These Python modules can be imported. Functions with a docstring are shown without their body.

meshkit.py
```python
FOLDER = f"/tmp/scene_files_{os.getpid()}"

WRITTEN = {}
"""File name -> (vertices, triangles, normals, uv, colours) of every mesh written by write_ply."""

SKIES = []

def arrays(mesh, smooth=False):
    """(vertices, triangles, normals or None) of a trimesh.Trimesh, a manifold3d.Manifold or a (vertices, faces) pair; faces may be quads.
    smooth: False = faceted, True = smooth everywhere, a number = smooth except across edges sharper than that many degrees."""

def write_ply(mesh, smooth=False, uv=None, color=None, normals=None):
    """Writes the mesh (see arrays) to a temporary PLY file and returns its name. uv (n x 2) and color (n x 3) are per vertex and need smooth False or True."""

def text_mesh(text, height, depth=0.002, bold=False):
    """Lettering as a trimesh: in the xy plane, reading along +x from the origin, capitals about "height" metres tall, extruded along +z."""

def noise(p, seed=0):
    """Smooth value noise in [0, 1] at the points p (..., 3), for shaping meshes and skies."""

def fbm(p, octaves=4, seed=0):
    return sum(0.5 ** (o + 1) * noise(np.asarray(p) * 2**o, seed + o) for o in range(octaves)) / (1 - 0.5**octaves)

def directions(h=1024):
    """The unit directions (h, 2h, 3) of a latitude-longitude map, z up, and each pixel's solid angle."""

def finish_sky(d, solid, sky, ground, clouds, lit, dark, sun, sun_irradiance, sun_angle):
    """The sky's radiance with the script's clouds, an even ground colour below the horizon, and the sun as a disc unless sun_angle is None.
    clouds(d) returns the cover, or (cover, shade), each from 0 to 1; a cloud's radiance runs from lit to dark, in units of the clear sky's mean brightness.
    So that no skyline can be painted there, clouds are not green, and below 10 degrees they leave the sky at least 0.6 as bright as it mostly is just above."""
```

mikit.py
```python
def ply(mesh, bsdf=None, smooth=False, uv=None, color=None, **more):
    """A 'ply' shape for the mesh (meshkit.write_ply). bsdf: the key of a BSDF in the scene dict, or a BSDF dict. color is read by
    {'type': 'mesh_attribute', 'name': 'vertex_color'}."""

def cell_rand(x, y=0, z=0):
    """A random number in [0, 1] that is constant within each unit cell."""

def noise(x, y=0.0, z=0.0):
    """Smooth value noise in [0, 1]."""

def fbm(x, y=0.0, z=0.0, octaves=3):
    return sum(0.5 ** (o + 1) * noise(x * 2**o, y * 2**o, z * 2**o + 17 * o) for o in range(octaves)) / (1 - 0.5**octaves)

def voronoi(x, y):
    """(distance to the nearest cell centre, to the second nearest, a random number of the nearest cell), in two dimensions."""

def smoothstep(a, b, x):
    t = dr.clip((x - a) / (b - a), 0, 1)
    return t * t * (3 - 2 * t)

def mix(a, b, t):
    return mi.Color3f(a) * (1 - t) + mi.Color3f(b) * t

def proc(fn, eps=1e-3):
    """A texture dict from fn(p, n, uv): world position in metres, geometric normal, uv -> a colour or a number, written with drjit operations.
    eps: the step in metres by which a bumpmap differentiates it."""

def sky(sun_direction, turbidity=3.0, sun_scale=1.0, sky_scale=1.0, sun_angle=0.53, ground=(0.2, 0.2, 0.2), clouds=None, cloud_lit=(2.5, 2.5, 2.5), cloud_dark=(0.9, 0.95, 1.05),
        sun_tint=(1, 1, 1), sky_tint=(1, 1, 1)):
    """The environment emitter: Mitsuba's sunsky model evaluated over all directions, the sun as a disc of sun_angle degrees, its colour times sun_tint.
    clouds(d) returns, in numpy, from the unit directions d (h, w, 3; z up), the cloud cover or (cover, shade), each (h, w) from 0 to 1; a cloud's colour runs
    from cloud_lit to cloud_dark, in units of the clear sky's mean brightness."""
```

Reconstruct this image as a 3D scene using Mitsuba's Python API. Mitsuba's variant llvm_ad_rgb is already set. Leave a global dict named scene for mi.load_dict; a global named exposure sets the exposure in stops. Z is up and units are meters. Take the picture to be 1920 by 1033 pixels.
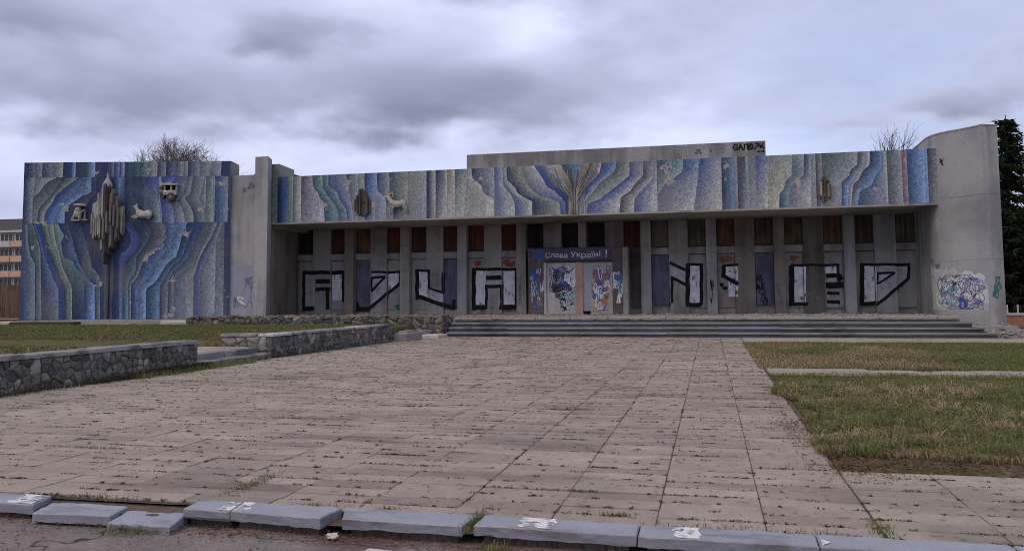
import math
import numpy as np
import drjit as dr
import mitsuba as mi
import trimesh
import shapely
from shapely.geometry import Polygon, LineString, box as sbox, MultiPolygon
from shapely.ops import unary_union
from scipy.spatial import Voronoi
import mikit
import meshkit
from mikit import proc, noise, fbm, voronoi, cell_rand, smoothstep, mix

T = mi.ScalarTransform4f
scene, labels = {}, {}

# ------------------------------------------------------------------ camera
FOCAL, YAW, PITCH, ROLL, EYE = 1582.47, -0.22920, 0.07344, -0.00787, 1.6
fwd = np.array([math.sin(YAW) * math.cos(PITCH), math.cos(YAW) * math.cos(PITCH), math.sin(PITCH)])
rgt = np.array([math.cos(YAW), -math.sin(YAW), 0.0])
upv = np.cross(rgt, fwd)
upv = -math.sin(ROLL) * rgt + math.cos(ROLL) * upv
scene['camera'] = {'type': 'perspective', 'fov': 2 * math.degrees(math.atan(960 / FOCAL)), 'fov_axis': 'x',
                   'to_world': T().look_at(origin=[0, 0, EYE], target=[float(v) for v in np.array([0, 0, EYE]) + fwd], up=[float(v) for v in upv]),
                   'principal_point_offset_y': 0.0740, 'near_clip': 0.05, 'far_clip': 3000.0}

# ------------------------------------------------------------------ daylight: overcast, broken grey clouds
def sstep(a, b, x):
    t = np.clip((x - a) / (b - a), 0, 1)
    return t * t * (3 - 2 * t)

def clouds(d):
    az = np.degrees(np.arctan2(d[..., 0], d[..., 1]))
    el = np.degrees(np.arcsin(np.clip(d[..., 2], -1, 1)))
    k = 1.0 / (np.maximum(d[..., 2], 0) + 0.35)
    q = np.stack([d[..., 0] * k * 2.6, d[..., 1] * k * 2.6, d[..., 2] * 6.0], -1)
    n1 = meshkit.fbm(q * 1.1 + 11.3, 5, 3)
    n2 = meshkit.fbm(q * 2.2 + 4.1, 6, 9)
    n3 = meshkit.fbm(q * 1.6 + 31.0, 5, 21)
    n4 = meshkit.fbm(q * 6.5 + 7.0, 4, 40)
    shade = 0.50 + 0.80 * (n1 - 0.5) + 0.50 * (n2 - 0.5) + 0.10 * (n4 - 0.5)
    a = az + 9.0 * (n2 - 0.5) + 6.0 * (n3 - 0.5)
    e = el + 3.6 * (n2 - 0.5) + 2.2 * (n3 - 0.5) + 1.3 * (n4 - 0.5)
    for (ca, ce, ra, up, down, s) in ((-19.6, 12.3, 7.5, 2.8, 1.2, 0.80), (-12.0, 13.6, 6.0, 2.0, 1.2, 0.34), (-29.2, 16.7, 2.9, 1.2, 0.9, 0.62), (-24.5, 16.9, 2.2, 0.8, 0.7, 0.28),
                                      (-43.5, 16.2, 6.0, 1.8, 1.2, 0.50), (-40.5, 12.2, 8.0, 2.6, 1.5, 0.42), (-33.0, 12.6, 5.0, 3.0, 1.8, 0.28), (-16.5, 20.4, 4.0, 1.8, 1.0, 0.55),
                                      (16.3, 11.4, 3.6, 1.0, 0.7, 0.42), (9.2, 10.5, 2.8, 0.7, 0.5, 0.36), (-23.5, 19.5, 4.2, 2.0, 1.8, -0.30), (-12.5, 17.2, 4.0, 2.0, 1.8, -0.50),
                                      (-27.0, 9.4, 9.0, 1.3, 3.0, -0.32), (-6.0, 9.2, 11.0, 1.6, 4.0, -0.42), (9.0, 8.6, 11.0, 1.4, 4.0, -0.42), (-46.0, 9.0, 6.0, 1.5, 3.0, -0.36)):
        de = e - ce
        r2 = ((a - ca) / ra) ** 2 + np.where(de > 0, de / up, de / down) ** 2
        shade = shade + s * np.exp(-r2)
    clear = sstep(-9, 12, az + 8 * (n3 - 0.5)) * (np.abs(az) < 100)
    keep = sstep(0.45, 0.80, shade)
    shade = shade * keep + (shade * (1 - 0.5 * clear) + 0.16 * clear) * (1 - keep)
    cover = 1.0 - 0.34 * clear * sstep(0.58, 0.30, shade)
    shade = np.log1p(np.exp(6.0 * shade)) / 6.0
    shade = 1.06 * (1 - np.exp(-1.15 * shade ** 1.15)) + 0.16 * (n4 - 0.5) + 0.10 * (n2 - 0.5)
    return np.clip(cover, 0, 1), np.clip(shade, 0, 1)

scene['sky'] = mikit.sky([-0.30, -0.50, 0.81], turbidity=3, sun_scale=0.24, sun_angle=40, clouds=clouds, sun_tint=(1.12, 1.0, 0.80),
                         cloud_lit=(2.68, 2.88, 3.82), cloud_dark=(0.62, 0.67, 1.00), sky_tint=(1.05, 0.98, 1.0), ground=(0.16, 0.15, 0.14))
exposure = 1.80

# ------------------------------------------------------------------ materials
def lin(c):
    c = np.asarray(c, float) / 255
    return np.where(c <= 0.04045, c / 12.92, ((c + 0.055) / 1.055) ** 2.4)

def C3(c):
    return mi.Color3f(*[float(x) for x in c])

def mat(name, fn, rough=None, bump=None, two=True, spec=0.4, metallic=0.0):
    if isinstance(fn, tuple) and isinstance(fn[0], str):
        FAMILY[name] = (fn[0], len(ROWS[fn[0]]))
        ROWS[fn[0]].append(fn[1])
        return name
    col = proc(fn) if callable(fn) else {'type': 'rgb', 'value': [float(v) for v in fn]}
    if rough is None:
        b = {'type': 'diffuse', 'reflectance': col}
    else:
        b = {'type': 'principled', 'base_color': col, 'roughness': rough, 'specular': spec, 'metallic': metallic}
    if bump is not None:
        f, s, e = bump
        b = {'type': 'bumpmap', 'arbitrary': proc(f, eps=e), 'scale': s, 'bsdf': b}
    scene[name] = {'type': 'twosided', 'bsdf': b} if two else b
    return name

# Materials of one family share one BSDF: a mesh's uv carries the number of its colours (uv.x of a wall or board, uv.y of a blade of grass).
FAMILY, ROWS, TAB = {}, {}, {}

def family(fam, width):
    ROWS[fam] = []
    def get(i, k):
        return dr.gather(mi.Float, TAB[fam], i * width + k)
    def get3(i, k):
        return mi.Color3f(get(i, k), get(i, k + 1), get(i, k + 2))
    return get, get3

def concrete(base, stain, amount, streak=0.35, grain=0.16):
    return ('concrete', [*base, *stain, amount, streak, grain])

c1, c3 = family('concrete', 9)
def concrete_fn():
    def fn(p, n, uv):
        i = mi.UInt32(dr.floor(uv.x))
        base, stain, amount, streak, grain = c3(i, 0), c3(i, 3), c1(i, 6), c1(i, 7), c1(i, 8)
        h = p.x + 0.8 * p.y
        big = fbm(p.x * 0.45, p.y * 0.45 + 3.0, p.z * 0.45, 4)
        run = fbm(h * 3.1, p.z * 0.22, 7.0, 3)
        spot = fbm(p.x * 3.3, p.y * 3.3, p.z * 3.3, 4)
        g = noise(p.x * 55, p.y * 55, p.z * 55)
        t = smoothstep(0.42, 0.74, big * 0.62 + run * streak + spot * 0.25 - 0.1) * amount
        c = mix(base, stain, t)
        pit = smoothstep(0.66, 0.84, fbm(p.x * 8, p.y * 8, p.z * 8, 4)) * 0.25
        return c * ((1 - grain) + 2 * grain * g * 0.9 + 0.25 * (spot - 0.5)) * (1 - pit)
    return fn

def bump_rough(k):
    return lambda p, n, uv: fbm(p.x * k, p.y * k, p.z * k, 3)

mat('concrete', concrete((0.345, 0.333, 0.315), (0.165, 0.150, 0.135), 0.9))
mat('concrete_pale', concrete((0.37, 0.378, 0.385), (0.215, 0.218, 0.222), 0.9, 0.5))
mat('concrete_cool', concrete((0.31, 0.322, 0.33), (0.17, 0.172, 0.175), 0.9, 0.5))
mat('concrete_brown', concrete((0.24, 0.205, 0.18), (0.11, 0.092, 0.082), 0.9))
mat('concrete_soot', concrete((0.15, 0.132, 0.12), (0.05, 0.045, 0.042), 0.9))
mat('concrete_green', concrete((0.27, 0.28, 0.25), (0.14, 0.15, 0.12), 0.8))
mat('plaster_blue', concrete((0.30, 0.31, 0.39), (0.22, 0.22, 0.28), 0.7, 0.2))
mat('panel_light', concrete((0.345, 0.332, 0.32), (0.20, 0.18, 0.165), 0.9))
mat('whitewash', concrete((0.57, 0.60, 0.635), (0.42, 0.44, 0.465), 0.8, 0.3))
mat('whitewash_thin', concrete((0.44, 0.46, 0.485), (0.35, 0.365, 0.385), 0.8, 0.3))
mat('mortar', concrete((0.12, 0.11, 0.10), (0.075, 0.068, 0.06), 0.9))
mat('dark_void', (0.015, 0.015, 0.016))
mat('roofing', (0.05, 0.05, 0.055))

def boards(base, streak, k=9.0):
    return ('boards', [*base, *streak, k])

b1, b3 = family('boards', 7)
def boards_fn():
    def fn(p, n, uv):
        i = mi.UInt32(dr.floor(uv.x))
        base, streak, k = b3(i, 0), b3(i, 3), b1(i, 6)
        s = fbm(p.x * k, p.z * 0.7, 2.0, 4)
        w = fbm(p.x * 2.0, p.z * 2.0, 9.0, 3)
        c = mix(base, streak, smoothstep(0.35, 0.7, s * 0.6 + w * 0.45))
        return c * (0.85 + 0.3 * noise(p.x * 60, p.y, p.z * 60))
    return fn
mat('board_red', boards((0.135, 0.050, 0.040), (0.07, 0.030, 0.026)))
mat('board_orange', boards((0.150, 0.082, 0.050), (0.08, 0.046, 0.033)))
mat('board_brown', boards((0.135, 0.090, 0.064), (0.06, 0.045, 0.038)))
mat('board_dark', boards((0.045, 0.035, 0.033), (0.022, 0.018, 0.018)))
mat('board_grey', boards((0.145, 0.122, 0.10), (0.07, 0.062, 0.056)))
mat('sheet_blue', boards((0.135, 0.14, 0.20), (0.085, 0.088, 0.125), 5.0), rough=0.55)
mat('panel_rust', boards((0.31, 0.29, 0.28), (0.26, 0.19, 0.165), 3.0))
mat('frame_dark', (0.06, 0.05, 0.048))
mat('sign_purple', boards((0.105, 0.098, 0.155), (0.075, 0.072, 0.088), 3.0))
mat('door_beige', boards((0.42, 0.38, 0.34), (0.32, 0.28, 0.25), 3.0))
mat('door_blue', boards((0.36, 0.39, 0.45), (0.28, 0.30, 0.34), 3.0))
mat('door_white', boards((0.50, 0.48, 0.47), (0.36, 0.34, 0.33), 3.0))
mat('post_pink', boards((0.46, 0.32, 0.26), (0.36, 0.24, 0.20), 3.0))

def spray(c):
    return ('spray', list(c))

s1, s3 = family('spray', 3)
def spray_fn():
    def fn(p, n, uv):
        c = s3(mi.UInt32(dr.floor(uv.x)), 0)
        w = fbm(p.x * 6 + p.y * 4, p.z * 6, 5.0, 3)
        return c * (0.8 + 0.5 * (w - 0.3)) + 0.02 * noise(p.x * 70, p.y * 70, p.z * 70)
    return fn
mat('spray_black', spray((0.012, 0.012, 0.014)))
mat('spray_silver', spray((0.45, 0.45, 0.47)))
mat('spray_white', spray((0.74, 0.74, 0.78)))
mat('spray_teal', spray((0.05, 0.16, 0.15)))
mat('spray_cyan', spray((0.22, 0.42, 0.50)))
mat('spray_blue', spray((0.06, 0.10, 0.36)))
mat('spray_red', spray((0.21, 0.06, 0.05)))
mat('spray_rose', spray((0.34, 0.15, 0.17)))
mat('spray_orange', spray((0.40, 0.19, 0.09)))
mat('spray_rust', spray((0.20, 0.105, 0.075)))
mat('spray_violet', spray((0.14, 0.13, 0.25)))
mat('spray_grey', spray((0.17, 0.17, 0.18)))

# mosaic: every colour field is a mesh whose uv says which pair of smalt colours it runs between; the tesserae come from the wall's own coordinates
SEEN = dict(nav=(26, 40, 82), blu=(38, 62, 120), pur=(54, 66, 124), pud=(38, 48, 86), lbl=(96, 118, 152), blg=(78, 100, 126), tdk=(34, 52, 76), tea=(42, 74, 92),
            teb=(48, 76, 114), teg=(88, 110, 114), tgd=(56, 78, 80), gdk=(50, 62, 60), gre=(88, 104, 98), ggr=(106, 114, 106), dgr=(78, 82, 92), gry=(108, 114, 120),
            lgr=(130, 134, 132), slt=(92, 103, 114), mdk=(54, 61, 80), mau=(102, 106, 118), mal=(130, 128, 136), brn=(110, 90, 84), bro=(104, 97, 84), brl=(122, 117, 110), brd=(66, 60, 68),
            red=(112, 66, 82), yel=(138, 138, 110), blk=(30, 32, 40))
NAMES = list(SEEN)
TABLE = mi.Float(np.concatenate([lin(SEEN[k]) * (lin(SEEN[k]).mean() / 0.13) ** 0.22 for k in NAMES]).astype(np.float32) * 1.5)
QUADS = []          # the four colour numbers of each field and its number of strips
QTAB = [None]

def gather3(i):
    return mi.Color3f(dr.gather(mi.Float, TABLE, i * 3), dr.gather(mi.Float, TABLE, i * 3 + 1), dr.gather(mi.Float, TABLE, i * 3 + 2))

def mosaic(p, n, uv):
    k = mi.UInt32(dr.floor(uv.x * 0.5))
    t = dr.clip(uv.x - 2 * mi.Float(k), 0, 1)
    s = dr.clip(uv.y, 0, 1)
    h = p.x - 0.23 * p.y
    # rows of tesserae: the change of colour is set tile by tile
    cx, cz = dr.floor(h / 0.055), dr.floor(p.z / 0.055)
    r1, r2, r3 = cell_rand(cx, cz, 1), cell_rand(cx, cz, 2), cell_rand(cx, cz, 3)
    t = dr.clip(t + 0.20 * (r1 - 0.5), 0, 1)
    s = dr.clip(s + 0.20 * (r2 - 0.5), 0, 1)
    # the tiles run in courses that follow the drawn lines, each course of one tone
    t = 0.35 * t + 0.65 * (dr.floor(t * 5.999) + 0.5) / 6
    q = [dr.gather(mi.UInt32, QTAB[0], k * 6 + j) for j in range(6)]
    course = t * mi.Float(q[4])
    top = gather3(q[0]) * (1 - t) + gather3(q[1]) * t
    low = gather3(q[2]) * (1 - t) + gather3(q[3]) * t
    c = low * (1 - s) + top * s
    # each broad field is laid as several strips, every strip running from dark to light smalt
    strip = course - dr.floor(course)
    swing = mi.Float(q[5]) * 0.01
    c = c * (1 - swing + 2 * swing * (0.3 * strip + 0.7 * (dr.floor(strip * 4.999) + 0.5) / 5))
    c = c * (0.73 + 0.54 * r3)
    c = c * (0.90 + 0.20 * cell_rand(dr.floor(h / 0.11), dr.floor(p.z / 0.11), 9))
    dirt = fbm(h * 0.8, p.z * 0.8, 1.0, 4)
    run = fbm(h * 5.0, p.z * 0.35, 4.0, 3)
    c = mix(c, mi.Color3f(0.17, 0.165, 0.16), smoothstep(0.55, 0.85, dirt * 0.6 + run * 0.5) * 0.45)
    lost = smoothstep(0.83, 0.86, fbm(h * 1.7 + 9, p.z * 1.7, 2.0, 4) + 0.10 * r1)
    return mix(c, mi.Color3f(0.34, 0.33, 0.32), lost)

t1, t3 = family('stone', 3)
def stone_fn():
    def fn(p, n, uv):
        base = t3(mi.UInt32(dr.floor(uv.x)), 0)
        a = fbm(p.x * 9, p.y * 9, p.z * 9, 4)
        moss = smoothstep(0.58, 0.75, fbm(p.x * 2.2 + 5, p.y * 2.2, p.z * 2.2, 3))
        c = base * (0.55 + 0.9 * a)
        return mix(c, mi.Color3f(0.07, 0.075, 0.04), moss * 0.45)
    return fn
STONES = []
for i, b in enumerate(((0.145, 0.135, 0.125), (0.19, 0.178, 0.16), (0.095, 0.09, 0.088), (0.155, 0.135, 0.115), (0.30, 0.285, 0.26), (0.115, 0.118, 0.12))):
    STONES.append(mat('stone_%d' % i, ('stone', list(b))))

l1, l3 = family('slab', 3)
def slab_fn():
    def fn(p, n, uv):
        base = l3(mi.UInt32(dr.floor(uv.x)), 0)
        a = fbm(p.x * 1.1, p.y * 1.1, 0.0, 4)
        b = fbm(p.x * 9, p.y * 9, 2.0, 3)
        g = noise(p.x * 90, p.y * 90, 1.0)
        far = smoothstep(-9.0, -2.0, p.x + 2.0 * fbm(p.x * 0.3, p.y * 0.3, 8.0, 3))
        c = mix(mi.Color3f(0.316, 0.280, 0.240) * (0.35 + 0.65 * mi.luminance(base) / 0.27), base, far)
        c = c * (0.72 + 0.36 * a + 0.26 * b) * (0.88 + 0.24 * g)
        damp = smoothstep(0.60, 0.78, fbm(p.x * 0.6 + 3, p.y * 2.4, 6.0, 4))
        c = c * (1 - 0.22 * damp)
        chip = smoothstep(0.74, 0.80, fbm(p.x * 14, p.y * 14, 3.0, 2))
        return mix(c, mi.Color3f(0.11, 0.10, 0.09), chip * 0.5)
    return fn
SLABS = [mat('paving_%d' % i, ('slab', list(b))) for i, b in enumerate(((0.312, 0.264, 0.226), (0.275, 0.238, 0.208), (0.342, 0.290, 0.250), (0.300, 0.264, 0.230), (0.245, 0.212, 0.186)))]
mat('paving_grey', ('slab', [0.315, 0.286, 0.245]))

def soil_fn(p, n, uv):
    a = fbm(p.x * 3, p.y * 3, 1.0, 4)
    g = noise(p.x * 60, p.y * 60, 3.0)
    c = mix(mi.Color3f(0.095, 0.076, 0.062), mi.Color3f(0.165, 0.135, 0.112), a)
    return c * (0.6 + 0.7 * g)
mat('soil', soil_fn, bump=(bump_rough(18.0), 0.03, 0.004))

def turf_fn(p, n, uv):
    a = fbm(p.x * 2.0, p.y * 2.0, 1.0, 4)
    g = noise(p.x * 45, p.y * 45, 3.0)
    c = mix(mi.Color3f(0.105, 0.105, 0.048), mi.Color3f(0.145, 0.118, 0.078), smoothstep(0.4, 0.65, a))
    return c * (0.55 + 0.8 * g)
mat('turf', turf_fn, bump=(bump_rough(18.0), 0.03, 0.004))

def asphalt_fn(p, n, uv):
    a = fbm(p.x * 1.6, p.y * 1.6, 1.0, 4)
    g = noise(p.x * 130, p.y * 130, 3.0)
    g2 = noise(p.x * 45, p.y * 45, 8.0)
    c = mix(mi.Color3f(0.165, 0.150, 0.145), mi.Color3f(0.215, 0.190, 0.180), smoothstep(0.35, 0.65, a)) * (0.66 + 0.44 * g + 0.28 * g2)
    red = smoothstep(0.46, 0.66, fbm(p.x * 1.2 + 4, p.y * 2.2, 5.0, 5))
    c = mix(c, mi.Color3f(0.16, 0.105, 0.095) * (0.6 + 0.6 * g2), red * 0.75)
    e = dr.abs(fbm(p.x * 1.3 + 2, p.y * 1.3, 12.0, 4) - 0.5)
    return mix(mi.Color3f(0.05, 0.045, 0.042), c, smoothstep(0.0, 0.012, e))
mat('asphalt', asphalt_fn, bump=(bump_rough(70.0), 0.005, 0.002))

def kerb_fn(p, n, uv):
    a = fbm(p.x * 4, p.y * 4, p.z * 4, 4)
    g = noise(p.x * 140, p.y * 140, p.z * 140)
    c = mix(mi.Color3f(0.255, 0.27, 0.315), mi.Color3f(0.185, 0.195, 0.22), a) * (0.86 + 0.26 * g)
    grime = smoothstep(0.55, 0.72, fbm(p.x * 3 + 8, p.y * 9, p.z * 9, 4))
    return mix(c, mi.Color3f(0.115, 0.11, 0.11), grime * 0.6)
mat('kerb', kerb_fn, rough=0.42, spec=0.55, bump=(bump_rough(60.0), 0.002, 0.002))

def kerbpaint_fn(p, n, uv):
    a = fbm(p.x * 12, p.y * 12, p.z * 12, 4)
    return mix(mi.Color3f(0.66, 0.66, 0.65), mi.Color3f(0.34, 0.345, 0.38), smoothstep(0.5, 0.66, a))
mat('kerb_paint', kerbpaint_fn)
def coping_fn(p, n, uv):
    a = fbm(p.x * 2.6, p.y * 2.6, p.z * 5, 4)
    g = noise(p.x * 60, p.y * 60, p.z * 60)
    c = mix(mi.Color3f(0.29, 0.285, 0.275), mi.Color3f(0.145, 0.14, 0.135), smoothstep(0.42, 0.66, a))
    return c * (0.8 + 0.35 * g)
mat('coping', coping_fn, bump=(bump_rough(30.0), 0.006, 0.004))
mat('lime', concrete((0.52, 0.50, 0.48), (0.33, 0.31, 0.30), 0.8))
mat('step', concrete((0.235, 0.235, 0.24), (0.11, 0.108, 0.11), 0.9, 0.3, 0.2))
mat('step_blue', concrete((0.26, 0.28, 0.33), (0.15, 0.155, 0.18), 0.9, 0.3, 0.2))
mat('rubble', concrete((0.29, 0.275, 0.265), (0.14, 0.13, 0.12), 0.9, 0.2, 0.25))
mat('rubble_earth', concrete((0.19, 0.17, 0.145), (0.10, 0.088, 0.072), 0.9, 0.2, 0.25))
mat('rubble_brick', concrete((0.33, 0.21, 0.16), (0.20, 0.13, 0.10), 0.8, 0.2, 0.25))

def blade_fn(c0, c1):
    return ('blade', [*c0, *c1])

g1, g3 = family('blade', 6)
def blades_fn():
    def fn(p, n, uv):
        i = mi.UInt32(dr.floor(uv.y))
        c0, c1 = g3(i, 0), g3(i, 3)
        r = cell_rand(dr.floor(uv.x), 3, 5)
        patch = fbm(p.x * 0.9, p.y * 0.9, 4.0, 3)
        return mix(c0, c1, dr.clip(0.65 * r + 0.9 * (patch - 0.32), 0, 1)) * (0.75 + 0.5 * cell_rand(dr.floor(uv.x), 8, 1))
    return fn
mat('grass_green', blade_fn((0.108, 0.138, 0.046), (0.200, 0.202, 0.092)))
mat('grass_dry', blade_fn((0.42, 0.355, 0.225), (0.27, 0.215, 0.13)))
mat('grass_brown', blade_fn((0.150, 0.108, 0.066), (0.095, 0.072, 0.050)))
mat('weed_dark', blade_fn((0.055, 0.050, 0.028), (0.080, 0.058, 0.038)))
mat('leaf_dead', blade_fn((0.140, 0.078, 0.054), (0.085, 0.056, 0.044)))
mat('leaf_red', blade_fn((0.120, 0.058, 0.045), (0.080, 0.050, 0.042)))
mat('bark', concrete((0.13, 0.105, 0.09), (0.07, 0.058, 0.05), 0.9))
mat('bark_pale', concrete((0.215, 0.195, 0.175), (0.13, 0.115, 0.10), 0.9))
mat('spruce_needle', blade_fn((0.014, 0.024, 0.014), (0.030, 0.042, 0.022)))
mat('relief_metal', concrete((0.44, 0.43, 0.385), (0.17, 0.165, 0.15), 1.0, 0.2), rough=0.5)
mat('relief_stone', concrete((0.42, 0.40, 0.355), (0.17, 0.16, 0.145), 0.95, 0.6))
mat('relief_dark', concrete((0.16, 0.135, 0.13), (0.075, 0.062, 0.062), 0.9, 0.6))
mat('relief_green', concrete((0.46, 0.50, 0.50), (0.27, 0.31, 0.31), 0.9, 0.6), rough=0.5)
mat('fence_wood', boards((0.17, 0.115, 0.085), (0.10, 0.07, 0.055), 14.0))
mat('apt_peach', (0.60, 0.41, 0.31))
mat('apt_white', (0.50, 0.50, 0.50))
mat('apt_green', (0.42, 0.47, 0.46))
mat('apt_glass', (0.045, 0.05, 0.06), rough=0.15)
mat('apt_roof', (0.085, 0.085, 0.09))
mat('orange_paint', boards((0.55, 0.24, 0.10), (0.42, 0.20, 0.13), 4.0))
mat('pale_paint', (0.55, 0.54, 0.55))

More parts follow.
